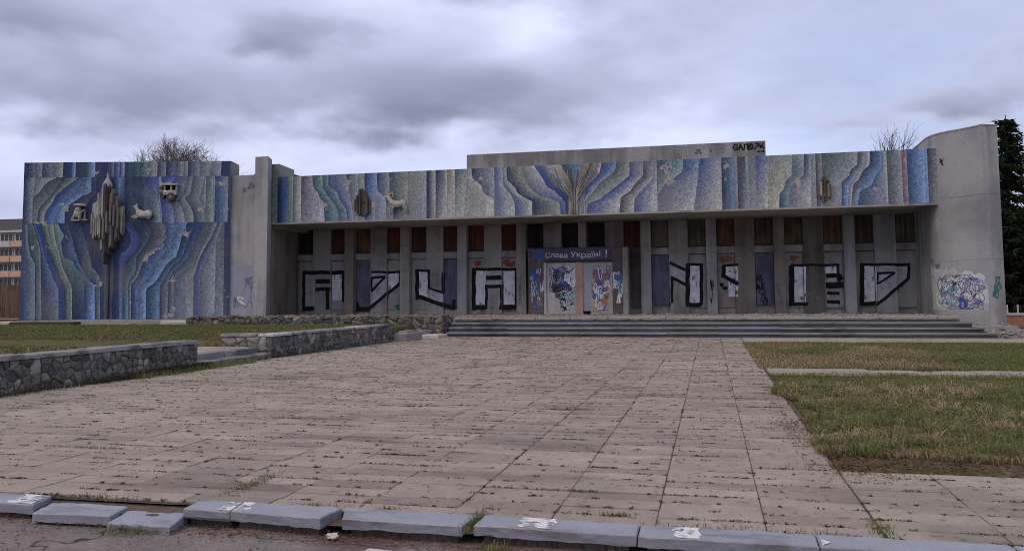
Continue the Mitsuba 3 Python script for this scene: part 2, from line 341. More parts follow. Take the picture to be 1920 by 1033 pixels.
for fam, fn, bump in (('concrete', concrete_fn(), None), ('boards', boards_fn(), None), ('spray', spray_fn(), None), ('stone', stone_fn(), (bump_rough(25.0), 0.012, 0.004)),
                      ('slab', slab_fn(), (bump_rough(30.0), 0.004, 0.004)), ('blade', blades_fn(), None)):
    TAB[fam] = mi.Float(np.array(ROWS[fam], np.float32).ravel())
    mat('family_' + fam, fn, bump=bump)
CANOPY = [
    ([[-20.36,6.3]], "blk blk blk blk"),
    ([[-20.28,6.3]], "ggr gre ggr gre"),
    ([[-20.0,6.3]], "nav nav nav nav"),
    ([[-19.83,6.3]], "blu blu blu blg"),
    ([[-19.44,6.3]], "gre gry gre gry"),
    ([[-19.19,6.3]], "dgr gry dgr gry"),
    ([[-18.97,6.3]], "lgr lgr lgr lgr"),
    ([[-18.77,6.3]], "mdk mau mau mal"),
    ([[-18.2,7.44],[-18.17,6.87],[-17.89,6.56],[-17.81,6.3],[-17.61,6.14],[-17.55,5.18]], "tea teg tea teg"),
    ([[-17.65,7.41],[-17.65,6.8],[-17.43,6.44],[-17.07,6.03],[-16.88,5.67],[-16.82,5.16]], "tdk teg teb teg"),
    ([[-17.38,7.4],[-17.37,6.84],[-16.91,6.57],[-16.8,6.17],[-16.45,5.75],[-16.39,5.15]], "blu mau pur gry"),
    ([[-16.46,7.36],[-16.26,6.3],[-16.07,5.14]], "mdk gry gry gry"),
    ([[-15.87,6.3]], "ggr ggr ggr lgr"),
    ([[-15.55,6.3]], "nav nav dgr dgr"),
    ([[-15.44,6.3]], "blu blg blg gry"),
    ([[-15.01,6.3]], "lbl lbl gry gry"),
    ([[-14.94,7.38],[-14.91,6.55],[-14.48,6.19],[-14.46,5.25]], "pud mau mau gry"),
    ([[-14.33,7.4],[-14.3,6.43],[-14.12,5.98],[-14.12,5.24]], "tgd ggr dgr gry"),
    ([[-13.41,6.3]], "ggr gry gry gry"),
    ([[-12.51,6.3]], "nav nav nav nav"),
    ([[-12.38,6.3]], "dgr gry mdk gry"),
    ([[-12.18,6.3]], "lgr lgr gry lgr"),
    ([[-12.08,6.3]], "nav dgr dgr lgr"),
    ([[-11.64,6.3]], "lgr lgr lgr lgr"),
    ([[-11.54,6.3]], "bro bro lgr lgr"),
    ([[-11.31,6.3]], "lgr lgr lgr lgr"),
    ([[-11.16,6.3]], "tea ggr lgr lgr"),
    ([[-10.58,7.37],[-10.74,5.19]], "gry lgr lgr lgr"),
    ([[-10.38,7.38],[-10.33,6.94],[-9.93,6.64],[-9.78,6.22],[-9.63,6.12],[-9.34,6.04],[-9.32,5.15]], "nav gry gry gry"),
    ([[-9.3,6.3]], "pur gry blg lgr"),
    ([[-8.93,7.37],[-8.89,6.53],[-8.57,6.18],[-8.38,5.79],[-8.36,5.19]], "teg gry blu lgr"),
    ([[-8.74,7.41],[-8.72,6.81],[-8.35,6.46],[-8.26,6.21],[-7.89,5.96],[-7.58,5.83],[-7.59,5.14]], "tdk ggr nav ggr"),
    ([[-8.05,7.38],[-7.89,6.73],[-7.53,6.28],[-7.24,6.04],[-6.81,5.95],[-6.45,5.8],[-6.33,5.65],[-6.29,5.13]], "ggr lgr pur pur"),
    ([[-7.47,7.36],[-7.11,6.86],[-6.9,6.45],[-6.56,6.23],[-6.28,5.96],[-6.09,5.71],[-6.08,5.12]], "pur pur nav nav"),
    ([[-7.27,7.4],[-6.87,6.85],[-6.61,6.49],[-6.21,6.24],[-5.95,5.99],[-5.96,5.12]], "tea gry ggr gry"),
    ([[-6.79,7.4],[-6.51,6.91],[-6.13,6.61],[-5.9,6.37],[-5.89,5.12]], "lgr brl brl bro"),
    ([[-6.26,7.4],[-6.12,7.09],[-5.89,6.7],[-5.78,6.36],[-5.79,5.14]], "tea blg bro bro"),
    ([[-5.31,7.38],[-5.44,7.06],[-5.56,6.68],[-5.61,6.36],[-5.63,5.13]], "brl bro bro ggr"),
    ([[-4.98,7.39],[-5.13,6.97],[-5.37,6.63],[-5.47,6.3],[-5.49,5.13]], "gdk ggr ggr gry"),
    ([[-4.68,7.4],[-4.83,6.96],[-5.14,6.67],[-5.33,6.39],[-5.39,5.13]], "red lgr pur gry"),
    ([[-4.47,7.39],[-4.57,6.95],[-4.95,6.57],[-5.21,6.25],[-5.35,5.12]], "blu blg pur lgr"),
    ([[-3.82,7.39],[-3.89,7.04],[-4.13,6.82],[-4.58,6.53],[-4.81,6.19],[-5.08,5.91],[-5.22,5.73],[-5.23,5.14]], "tgd ggr ggr gry"),
    ([[-3.26,7.41],[-3.27,6.78],[-3.62,6.52],[-3.98,6.23],[-4.33,6.0],[-4.56,5.8],[-5.08,5.66],[-5.18,5.14]], "pur gry pur lgr"),
    ([[-2.67,7.41],[-2.68,6.76],[-3.05,6.42],[-3.22,6.13],[-3.66,5.86],[-3.72,5.17]], "brd mau brd lgr"),
    ([[-2.21,7.39],[-2.27,6.62],[-2.64,6.25],[-3.06,5.8],[-3.12,5.15]], "gry gry pur lgr"),
    ([[-2.1,6.3]], "tea teg ggr lgr"),
    ([[-0.97,7.33],[-1.01,6.87],[-1.41,6.59],[-1.78,6.37],[-1.92,6.1],[-2.07,5.95],[-2.09,5.12]], "blu blg mau lgr"),
    ([[-0.28,7.35],[-0.39,6.44],[-0.6,5.12]], "blu gry mau lgr"),
    ([[0.6,6.3]], "tdk blg nav blg"),
    ([[1.1,6.3]], "gry mau blg gry"),
    ([[1.25,6.3]], "brd mdk mdk mau"),
    ([[1.59,6.3]], "lgr dgr gry gry"),
    ([[1.72,6.3]], "teg dgr gry gry"),
    ([[2.0,6.3]], "blu mau gry lgr"),
    ([[2.55,7.42],[2.44,5.16]], "gry ggr yel lgr"),
    ([[3.47,7.4],[3.42,6.51],[3.16,6.3],[3.1,5.96],[2.91,5.79],[2.89,5.19]], "teg gry tdk teg"),
    ([[3.93,7.43],[3.9,6.54],[3.69,6.34],[3.47,6.17],[3.31,5.93],[3.29,5.18]], "nav teg mau lgr"),
    ([[4.22,7.41],[4.15,5.17]], "ggr gry gry gry"),
    ([[4.37,6.3]], "brd mau mdk gry"),
    ([[4.62,6.3]], "tgd gry ggr gry"),
    ([[6.02,7.39],[5.98,6.85],[5.73,6.68],[5.66,6.42],[5.36,6.17],[5.33,5.2]], "gdk ggr blu lbl"),
    ([[6.31,7.38],[6.25,6.79],[5.95,6.52],[5.86,6.24],[5.63,6.03],[5.58,5.19]], "gry lgr blg lgr"),
    ([[6.49,7.39],[6.45,6.83],[6.16,6.58],[6.0,6.23],[5.79,6.06],[5.7,5.19]], "nav blg dgr lbl"),
    ([[6.98,7.39],[6.89,6.63],[6.64,6.36],[6.48,5.95],[6.05,5.81],[5.94,5.2]], "blg lbl tea mau"),
    ([[6.99,6.3]], "lgr lgr mau lgr"),
    ([[7.11,6.3]], "tgd gry dgr gry"),
    ([[7.67,6.3]], "red mau red mau"),
    ([[7.87,6.3]], "blu lbl tea lbl"),
    ([[8.52,6.3]], "lbl lbl lbl lbl"),
    ([[8.62,6.3]], "tdk gry dgr lgr"),
    ([[9.17,6.3]], "   "),
]
ROW_TOP = [
    ([[0.08,5]], "nav nav nav nav"),
    ([[0.18,5]], "pud gry pud gry"),
    ([[0.87,5]], "pud brl pud brl"),
    ([[1.87,5]], "nav nav nav nav"),
    ([[2.25,5]], "blu lbl blu lbl"),
    ([[2.46,5]], "tdk tdk tdk tdk"),
    ([[2.99,5]], "mdk mal mdk mal"),
    ([[3.4,5]], "pud nav pud nav"),
    ([[4.12,5]], "tdk blg tdk blg"),
    ([[4.3,5]], "nav blg nav blg"),
    ([[4.58,5]], "nav lbl nav lbl"),
    ([[4.81,5]], "tdk tea tdk tea"),
    ([[5.55,5]], "tea ggr tea ggr"),
    ([[6.29,5]], "lgr lgr lgr lgr"),
    ([[6.38,5]], "tdk mau tdk mau"),
    ([[6.8,5]], "nav gry nav gry"),
    ([[7.65,5]], "gre lgr gre lgr"),
    ([[7.85,5]], "pud gry pud gry"),
    ([[8.41,5]], "gry brl gry mau"),
    ([[9.44,5]], "pud nav pud nav"),
    ([[9.93,5]], "   "),
]
ROW_MID = [
    ([[0.06,5]], "nav gry nav gry"),
    ([[0.46,5]], "lgr lgr gry gry"),
    ([[0.52,7.47],[0.5,6.73],[0.34,6.27],[0.24,5.3]], "gry brl gry gry"),
    ([[1.6,7.47],[1.2,7.29],[0.92,7.03],[0.75,6.73],[0.53,6.57],[0.43,6.4],[0.45,5.29]], "mdk gdk gre gry"),
    ([[1.85,7.46],[1.61,7.03],[1.22,6.47],[0.88,6.14],[0.73,5.86],[0.7,5.29]], "gdk gre brn brl"),
    ([[2.67,7.46],[1.97,6.97],[1.52,6.57],[1.43,6.26],[1.16,5.93],[1.05,5.62],[1.03,5.29]], "nav blg blu lbl"),
    ([[3.23,7.45],[3.25,6.71],[2.82,6.58],[2.58,6.38],[2.3,6.2],[2.08,6.05],[2.01,5.74],[2.01,5.28]], "pud pud brd mdk"),
    ([[3.46,7.45],[3.49,6.65],[3.21,6.45],[3.04,6.12],[2.99,5.27]], "nav pud nav tdk"),
    ([[3.98,5]], "nav nav nav nav"),
    ([[4.34,5]], "tdk blg tdk blg"),
    ([[4.62,5]], "lbl nav nav nav"),
    ([[4.85,5]], "tdk nav tdk tea"),
    ([[5.53,7.43],[5.55,6.59],[5.91,6.43],[6.1,6.09],[6.19,5.71],[6.2,5.25]], "nav blu teg ggr"),
    ([[6.43,7.43],[6.46,6.94],[6.45,6.35],[6.56,5.91],[6.63,5.25]], "lbl lbl lbl lbl"),
    ([[6.58,7.43],[6.6,6.73],[6.53,6.42],[6.61,5.96],[6.67,5.25]], "pur pur pur mau"),
    ([[7.27,7.42],[7.02,6.99],[6.94,6.32],[7.09,6.16],[7.2,5.83],[7.22,5.24]], "pur dgr gry brl"),
    ([[7.83,7.42],[7.67,6.72],[7.35,6.26],[7.61,5.95],[7.72,5.65],[7.74,5.24]], "dgr blg bro brl"),
    ([[8.09,7.41],[7.98,6.67],[7.7,6.41],[8.01,6.0],[8.15,5.64],[8.17,5.23]], "dgr gry tea gre"),
    ([[8.65,7.41],[8.51,6.67],[8.41,6.38],[8.65,6.0],[8.72,5.23]], "gry lgr gry teg"),
    ([[8.72,5]], "dgr teg gry ggr"),
    ([[9.08,5]], "lbl lbl teg lgr"),
    ([[9.15,5]], "blu gry blu mau"),
    ([[9.79,5]], "nav nav nav nav"),
    ([[9.94,5]], "   "),
]
ROW_LOW = [
    ([[0.04,5]], "nav blu nav teb"),
    ([[0.06,5.3],[0.13,3.97],[0.24,3.21],[0.35,0.76]], "tdk blg gry gry"),
    ([[0.24,5.3],[0.3,4.35],[0.42,3.72],[0.66,3.38],[0.76,0.76]], "tgd gdk pud mau"),
    ([[0.37,5.3],[0.62,4.73],[0.76,4.22],[0.82,3.71],[0.85,3.21],[0.93,0.76]], "gre gre lgr lgr"),
    ([[0.45,5.29],[0.69,4.68],[0.9,3.97],[0.95,3.2],[1.05,0.76]], "blu blu nav mau"),
    ([[0.6,5.29],[0.88,4.6],[1.08,3.76],[1.35,3.2],[1.52,2.69],[1.82,2.16],[1.87,0.75]], "blu nav pur pud"),
    ([[0.83,5.29],[1.11,4.47],[1.25,3.96],[1.66,3.2],[1.85,2.69],[2.07,2.23],[2.16,0.75]], "gdk gre mdk bro"),
    ([[1.16,5.29],[1.39,4.34],[1.69,3.76],[1.86,3.2],[2.0,2.69],[2.32,2.23],[2.39,0.75]], "gre ggr brl lgr"),
    ([[1.46,5.29],[1.59,4.47],[1.82,3.76],[1.96,3.2],[2.21,2.69],[2.45,2.23],[2.5,0.74]], "gre teg tdk nav"),
    ([[1.69,5.29],[1.8,4.98],[2.04,4.67],[1.85,4.34],[1.96,4.01],[1.76,3.86],[1.97,3.65],[2.3,3.7],[2.24,3.3],[2.64,3.39],[2.6,3.12],[2.92,3.19],[3.01,2.81],[3.07,0.74]], "nav pud blu lbl"),
    ([[2.18,5.28],[2.35,4.72],[2.55,3.95],[2.8,3.24],[2.98,2.99],[3.14,2.6],[3.53,2.37],[3.59,0.74]], "pud pud tdk teg"),
    ([[2.74,5.28],[2.96,4.71],[3.18,3.95],[3.36,3.19],[3.59,2.93],[3.75,2.75],[3.83,0.73]], "pud nav mdk brd"),
    ([[3.25,5.27],[3.42,4.46],[3.59,3.69],[3.81,3.18],[3.88,2.42],[3.96,0.73]], "pud pud brd mau"),
    ([[4.15,5]], "brd pud brd pud"),
    ([[4.38,5]], "nav tdk nav tdk"),
    ([[4.72,5.26],[5.04,4.7],[5.1,4.31],[4.91,4.04],[4.61,3.84],[4.69,0.73]], "pud pur tdk blg"),
    ([[4.92,5.26],[5.27,4.7],[5.33,4.29],[5.14,3.98],[4.84,3.73],[4.72,3.53],[4.79,0.73]], "pur nav lbl nav"),
    ([[5.18,5.26],[5.6,4.69],[5.64,4.23],[5.44,3.88],[5.07,3.48],[4.87,3.33],[4.92,0.73]], "nav tdk tea teg"),
    ([[5.84,5.25],[6.15,4.89],[6.06,4.49],[5.77,3.98],[5.47,3.68],[5.49,2.97],[5.29,2.69],[5.12,2.46],[5.17,0.72]], "mdk dgr nav lgr"),
    ([[6.68,5.25],[6.89,4.94],[6.77,4.66],[7.05,4.61],[6.67,4.38],[6.86,4.17],[6.43,4.1],[6.61,3.9],[6.18,3.82],[6.34,3.67],[5.93,3.6],[5.76,3.32],[5.55,2.66],[5.25,2.34],[5.29,0.72]], "teb blg nav lbl"),
    ([[7.88,5.24],[7.63,4.68],[7.52,4.12],[7.35,3.59],[6.98,3.36],[6.73,2.96],[6.49,2.53],[6.24,2.28],[5.97,2.13],[6.0,0.72]], "nav tdk tea blg"),
    ([[8.23,5.23],[8.02,4.55],[7.82,4.04],[7.61,3.48],[7.16,3.16],[6.89,2.65],[6.62,2.27],[6.64,0.71]], "blu nav mdk mau"),
    ([[8.64,5.23],[8.37,4.54],[8.05,4.04],[7.91,3.61],[7.56,3.18],[7.24,2.95],[7.02,2.47],[7.01,0.71]], "dgr mdk brn mau"),
    ([[9.05,5.23],[8.75,4.54],[8.51,4.08],[8.31,3.65],[8.25,3.22],[7.87,2.95],[7.52,2.85],[7.27,2.47],[7.29,0.71]], "dgr gry blg lgr"),
    ([[9.3,5.22],[9.01,4.54],[8.71,4.03],[8.47,3.53],[8.33,3.02],[8.21,2.77],[8.22,0.7]], "mdk mau pur pur"),
    ([[9.56,5.22],[9.22,4.28],[8.87,3.65],[8.58,3.14],[8.52,2.77],[8.55,0.7]], "mau gry gry lgr"),
    ([[9.24,5]], "mau mdk lgr gry"),
    ([[9.65,5]], "pud nav dgr nav"),
    ([[9.93,5]], "   "),
]
LETTERS = [
    ([[[-20.67,3.03],[-20.52,3.03],[-20.5,0.98],[-20.65,0.98]],[[-20.67,3.03],[-18.31,3.0],[-18.31,2.83],[-20.67,2.86]],[[-18.44,2.89],[-18.29,2.89],[-18.28,1.44],[-18.43,1.44]],[[-19.85,2.58],[-19.02,2.57],[-19.01,2.37],[-19.85,2.38]],[[-19.85,2.16],[-19.01,2.15],[-19.01,1.99],[-19.85,2.0]],[[-19.28,2.16],[-19.1,2.16],[-19.09,1.03],[-19.27,1.03]],[[-20.65,1.18],[-19.93,1.17],[-19.93,0.98],[-20.65,0.98]]], [[[-20.52,2.86],[-19.95,2.85],[-19.93,1.17],[-20.5,1.17]]], [[[-18.99,2.84],[-18.45,2.83],[-18.44,1.49],[-18.98,1.5]]]),
    ([[[-16.78,2.96],[-15.25,2.94],[-15.25,2.84],[-16.78,2.87]],[[-15.32,2.95],[-15.22,2.95],[-15.22,2.28],[-15.32,2.28]],[[-15.33,2.38],[-16.99,1.07],[-16.9,0.97],[-15.23,2.28]],[[-17.62,1.15],[-16.89,1.14],[-16.89,0.97],[-17.62,0.97]],[[-17.62,1.4],[-17.5,1.4],[-17.5,0.97],[-17.62,0.97]],[[-16.78,2.57],[-16.02,2.61],[-16.03,2.72],[-16.79,2.67]],[[-16.09,2.67],[-16.79,2.0],[-16.71,1.94],[-16.02,2.61]],[[-16.8,2.65],[-16.72,2.65],[-16.72,1.94],[-16.79,1.94]]], [[[-16.72,2.86],[-15.91,2.85],[-15.91,1.96],[-16.72,1.29]],[[-17.5,1.4],[-16.83,1.4],[-16.83,1.14],[-17.5,1.15]]], [[[-15.88,2.85],[-15.34,2.84],[-15.34,2.33],[-15.88,1.96]]]),
    ([[[-14.45,2.99],[-14.27,2.99],[-14.27,1.52],[-14.45,1.52]],[[-14.4,3.01],[-13.66,3.0],[-13.66,2.9],[-14.4,2.91]],[[-13.75,2.98],[-13.65,2.98],[-13.65,2.05],[-13.75,2.05]],[[-13.71,2.04],[-12.95,1.79],[-12.92,1.86],[-13.68,2.11]],[[-14.31,1.56],[-12.44,0.97],[-12.38,1.14],[-14.25,1.74]],[[-13.02,2.84],[-12.89,2.84],[-12.89,1.83],[-13.02,1.83]],[[-12.49,1.48],[-12.34,1.48],[-12.34,1.08],[-12.49,1.08]]], [[[-13.66,1.99],[-12.94,1.75],[-12.94,1.32],[-13.66,1.54]]], [[[-14.27,2.91],[-13.75,2.9],[-13.75,1.62],[-14.27,1.62]]]),
    ([[[-11.49,3.03],[-11.3,3.03],[-11.31,0.97],[-11.5,0.97]],[[-11.49,3.04],[-9.2,3.01],[-9.2,2.89],[-11.49,2.92]],[[-9.29,3.0],[-9.2,2.99],[-9.21,1.07],[-9.31,1.07]],[[-11.45,1.21],[-10.71,1.2],[-10.71,1.01],[-11.45,1.01]],[[-10.06,1.2],[-9.28,1.2],[-9.28,1.0],[-10.06,1.01]],[[-10.73,2.65],[-9.94,2.64],[-9.94,2.45],[-10.73,2.46]],[[-10.73,2.2],[-9.94,2.19],[-9.95,2.05],[-10.73,2.06]],[[-10.77,2.2],[-10.66,2.2],[-10.67,1.07],[-10.78,1.07]],[[-10.01,2.19],[-9.89,2.19],[-9.9,1.07],[-10.02,1.07]]], [[[-10.7,2.91],[-9.94,2.9],[-9.94,2.64],[-10.7,2.65]],[[-10.73,2.46],[-9.94,2.45],[-9.94,2.19],[-10.73,2.2]]], [[[-11.3,2.91],[-10.75,2.9],[-10.76,1.23],[-11.31,1.23]],[[-9.86,2.89],[-9.29,2.88],[-9.31,1.22],[-9.87,1.23]]]),
    ([[[-1.82,3.08],[-0.99,2.69],[-0.95,2.79],[-1.77,3.18]],[[-1.79,2.4],[-0.99,1.99],[-0.93,2.1],[-1.73,2.51]],[[-1.76,2.45],[-1.66,2.45],[-1.69,1.28],[-1.79,1.28]],[[-2.5,1.25],[-1.81,1.24],[-1.82,1.09],[-2.51,1.1]],[[-1.06,3.07],[-0.89,3.07],[-0.94,1.08],[-1.11,1.08]],[[-1.01,3.09],[-0.28,3.08],[-0.28,2.98],[-1.01,2.99]],[[-0.42,3.06],[-0.29,3.06],[-0.34,1.12],[-0.46,1.12]],[[-1.1,1.26],[-0.42,1.26],[-0.43,1.07],[-1.11,1.08]]], [[[-1.75,3.01],[-1.02,2.67],[-1.03,2.17],[-1.76,2.53]]], [[[-0.89,2.99],[-0.42,2.98],[-0.46,1.26],[-0.93,1.26]]]),
    ([[[0.66,3.04],[1.3,3.03],[1.3,2.94],[0.66,2.95]],[[0.57,2.99],[0.73,2.99],[0.72,2.42],[0.56,2.42]],[[0.56,2.46],[1.24,2.06],[1.32,2.18],[0.63,2.59]],[[0.47,2.15],[0.61,2.15],[0.61,2.0],[0.47,2.01]],[[0.58,1.98],[0.78,1.98],[0.77,1.85],[0.58,1.86]]], [], [[[0.73,2.95],[1.3,2.94],[1.28,2.24],[0.72,2.55]],[[0.85,2.25],[1.28,2.02],[1.26,1.53],[0.84,1.53]]]),
    ([[[3.56,2.9],[3.77,2.89],[3.71,1.1],[3.5,1.1]],[[3.63,2.99],[5.69,2.96],[5.69,2.87],[3.63,2.9]],[[5.61,2.94],[5.71,2.93],[5.69,2.21],[5.59,2.22]],[[3.55,1.25],[4.29,1.24],[4.29,1.1],[3.55,1.1]],[[5.13,2.53],[5.56,2.53],[5.56,2.36],[5.13,2.37]],[[5.14,2.15],[5.91,2.14],[5.9,1.88],[5.13,1.89]],[[5.15,1.72],[5.67,1.71],[5.67,1.6],[5.15,1.61]],[[5.58,2.46],[5.77,2.5],[5.83,2.28],[5.66,2.14]],[[5.16,1.33],[5.68,1.33],[5.68,1.2],[5.16,1.2]]], [[[5.13,2.37],[5.56,2.36],[5.55,2.14],[5.12,2.15]]], [[[3.77,2.88],[4.27,2.87],[4.22,1.24],[3.72,1.25]],[[5.12,2.87],[5.6,2.86],[5.59,2.55],[5.11,2.56]]]),
    ([[[6.61,2.97],[8.65,2.93],[8.64,2.83],[6.61,2.87]],[[6.59,2.92],[6.76,2.92],[6.69,1.09],[6.52,1.09]],[[8.56,2.91],[8.66,2.91],[8.63,2.25],[8.53,2.25]],[[8.57,2.34],[7.16,1.15],[7.22,1.06],[8.63,2.25]],[[6.57,1.25],[7.17,1.25],[7.17,1.08],[6.57,1.09]],[[7.26,2.49],[8.01,2.48],[8.02,2.56],[7.27,2.57]],[[7.98,2.54],[7.28,2.11],[7.31,2.05],[8.01,2.48]],[[7.26,2.55],[7.31,2.55],[7.29,2.05],[7.24,2.05]]], [[[7.32,2.86],[8.55,2.84],[8.53,2.32],[7.26,1.25]]], [[[6.75,2.86],[7.26,2.85],[7.2,1.25],[6.7,1.25]]]),
]
# ------------------------------------------------------------------ builders
rng = np.random.default_rng(20240611)

def number(key):
    if key not in scene and key not in labels:
        return key
    i = 1
    while '%s_%03d' % (key, i) in scene or '%s_%03d' % (key, i) in labels:
        i += 1
    return '%s_%03d' % (key, i)

COUNT = {}
def put(key, mesh, bsdf, smooth=False, **more):
    if key in scene:
        i = COUNT.get(key, 1)
        while '%s_%03d' % (key, i) in scene:
            i += 1
        COUNT[key] = i + 1
        key = '%s_%03d' % (key, i)
    if bsdf in FAMILY:
        fam, i = FAMILY[bsdf]
        bsdf = 'family_' + fam
        if 'uv' in more:
            more['uv'] = np.c_[more['uv'][:, 0], np.full(len(more['uv']), i + 0.5)]
        else:
            v, f, n = meshkit.arrays(mesh, smooth)
            mesh, smooth = (v, f), n is not None
            more['uv'] = np.full((len(v), 2), i + 0.5)
    scene[key] = mikit.ply(mesh, bsdf, smooth, **more)
    return key

def structure(key, mesh, bsdf, smooth=False):
    k = put(key, mesh, bsdf, smooth)
    labels[k] = {'kind': 'structure'}
    return k

def thing(key, label, category, group=None):
    k = number(key)
    labels[k] = {'label': label, 'category': category}
    if group:
        labels[k]['group'] = group
    return k

def stuff(key, mesh, bsdf, label, category, smooth=False, **more):
    k = put(key, mesh, bsdf, smooth, **more)
    labels[k] = {'label': label, 'category': category, 'kind': 'stuff'}
    return k

def bx(x0, x1, y0, y1, z0, z1, c=0.0):
    """A box, its upright edges and upper rim chamfered by c."""
    if c <= 0:
        m = trimesh.creation.box([x1 - x0, y1 - y0, z1 - z0])
        m.apply_translation([(x0 + x1) / 2, (y0 + y1) / 2, (z0 + z1) / 2])
        return m
    return quad_block([(x0, y0), (x1, y0), (x1, y1), (x0, y1)], z0, z1, c)

def quad_block(quad, z0, z1, c=0.01, tilt=(0, 0)):
    """A block over four ground points, its upper rim chamfered."""
    q = np.asarray(quad, float)
    m = q.mean(0)
    inn = []
    for k in range(4):
        a, b = q[(k - 1) % 4] - q[k], q[(k + 1) % 4] - q[k]
        inn.append(q[k] + c * (a / np.linalg.norm(a) + b / np.linalg.norm(b)))
    inn = np.array(inn)
    top = lambda pts, z: np.c_[pts, z + (pts - m) @ np.array(tilt)]
    v = np.vstack([np.c_[q, [z0] * 4], top(q, z1 - c), top(inn, z1)])
    f = [[0, 2, 1], [0, 3, 2], [8, 9, 10], [8, 10, 11]]
    for r in (0, 4):
        for k in range(4):
            a, b = r + k, r + (k + 1) % 4
            f += [[a, b, b + 4], [a, b + 4, a + 4]]
    return trimesh.Trimesh(v, f, process=False)

def rough(m, amp=0.006, size=0.07):
    """Worn edges and faces: the mesh is divided and its points pushed about by noise."""
    v, f = trimesh.remesh.subdivide_to_size(m.vertices, m.faces, size)
    m = trimesh.Trimesh(v, f)
    p = np.array(m.vertices)
    o = np.stack([meshkit.fbm(p * 11 + k * 7.3, 3, 60 + k) - 0.5 for k in range(3)], -1)
    chip = np.clip(meshkit.fbm(p * 6 + 2.2, 2, 90) - 0.60, 0, 1)[:, None] * (m.bounds.mean(0) - p) * np.array([0.05, 0.35, 0.8])
    m.vertices = p + 2.0 * amp * o + chip
    return m

def prism(pts, z0, z1):
    m = trimesh.creation.extrude_polygon(Polygon(pts), z1 - z0, engine='earcut')
    m.apply_translation([0, 0, z0])
    return m

def join(ms):
    return trimesh.util.concatenate(list(ms))

def sheet(geom, place, depth=0.004, cuts=None):
    """A polygon in wall coordinates (u, z) laid on a wall as a thin skin; place(u, z, d) gives the point d in front of the wall."""
    geoms = [g for g in getattr(geom, 'geoms', [geom]) if g.geom_type == 'Polygon' and g.area > 1e-5]
    if cuts is not None:
        bands = [sbox(a, -50, b, 50) for a, b in zip(cuts[:-1], cuts[1:])]
        geoms = [h for g in geoms for b in bands for h in getattr(g.intersection(b), 'geoms', [g.intersection(b)]) if h.geom_type == 'Polygon' and h.area > 1e-6]
    ms = []
    for g in geoms:
        m = trimesh.creation.extrude_polygon(g, depth, engine='earcut')
        m.vertices = place(m.vertices[:, 0], m.vertices[:, 1], m.vertices[:, 2])
        ms.append(m)
    if not ms:
        return None
    m = join(ms)
    if m.volume < 0:
        m.invert()
    return m

def flat_wall(y):
    return lambda u, z, d: np.c_[u, y - d, z]

def bubbles(rg, u0, u1, z0, z1, n, w, size):
    """Throw-up lettering: fat rounded outlines side by side; (outlines, fills)."""
    fills = []
    for k in range(n):
        u = u0 + (u1 - u0) * (k % max(1, n // 2) + 0.5 + rg.uniform(-.25, .25)) / max(1, n // 2)
        z = z0 + (z1 - z0) * (0.28 + 0.44 * (k >= n // 2) + rg.uniform(-.12, .12))
        fills.append(blob(rg, u, z, size * rg.uniform(.5, 1.0), size * rg.uniform(.6, 1.25), 16, 0.42).buffer(0.02))
    lines = unary_union([g.boundary.buffer(w * rg.uniform(.7, 1.3) / 2, quad_segs=2) for g in fills])
    return lines, unary_union(fills)

def scribble(rg, u0, u1, z0, z1, n, w, loops=2.0, steps=26):
    """Spray-can handwriting: n looping strokes inside a rectangle."""
    out, last = [], None
    for _ in range(n):
        cu, cz = rg.uniform(u0, u1), rg.uniform(z0, z1)
        ru, rz = (u1 - u0) * rg.uniform(0.06, 0.22), (z1 - z0) * rg.uniform(0.06, 0.22)
        t = np.linspace(0, 1, steps)
        a, b, c = rg.uniform(0.6, loops), rg.uniform(0.6, loops), rg.uniform(0, 6.28, 3)
        u = cu + ru * np.sin(2 * np.pi * a * t + c[0]) + (u1 - u0) * 0.18 * (t - 0.5) * rg.choice([-1, 1])
        z = cz + rz * np.sin(2 * np.pi * b * t + c[1]) + 0.25 * rz * np.sin(9 * t + c[2])
        l = LineString(np.c_[np.clip(u, u0, u1), np.clip(z, z0, z1)])
        out.append(l.buffer(w * rg.uniform(0.7, 1.3) / 2, quad_segs=2))
        if last is not None and n <= 7:          # a short tag is written without lifting the can
            out.append(LineString([last, l.coords[0]]).buffer(w * 0.35, quad_segs=2))
        last = l.coords[-1]
    return unary_union(out).simplify(w * 0.12)

def blob(rg, cu, cz, ru, rz, n=26, rough=0.22):
    a = np.arange(n) * 2 * np.pi / n
    r = 1 + rough * (rg.random(n) - 0.5) * 2
    r = (r + np.roll(r, 1)) / 2
    return Polygon(np.c_[cu + ru * r * np.cos(a), cz + rz * r * np.sin(a)]).buffer(0)

def lump(rg, size):
    m = trimesh.creation.icosphere(1, 1.0)
    v = np.array(m.vertices)
    v *= (0.72 + 0.55 * rg.random(len(v)))[:, None]
    m.vertices = v * np.asarray(size)
    return m

def cross(a, b):
    return np.stack([a[:, 1] * b[:, 2] - a[:, 2] * b[:, 1], a[:, 2] * b[:, 0] - a[:, 0] * b[:, 2], a[:, 0] * b[:, 1] - a[:, 1] * b[:, 0]], 1)

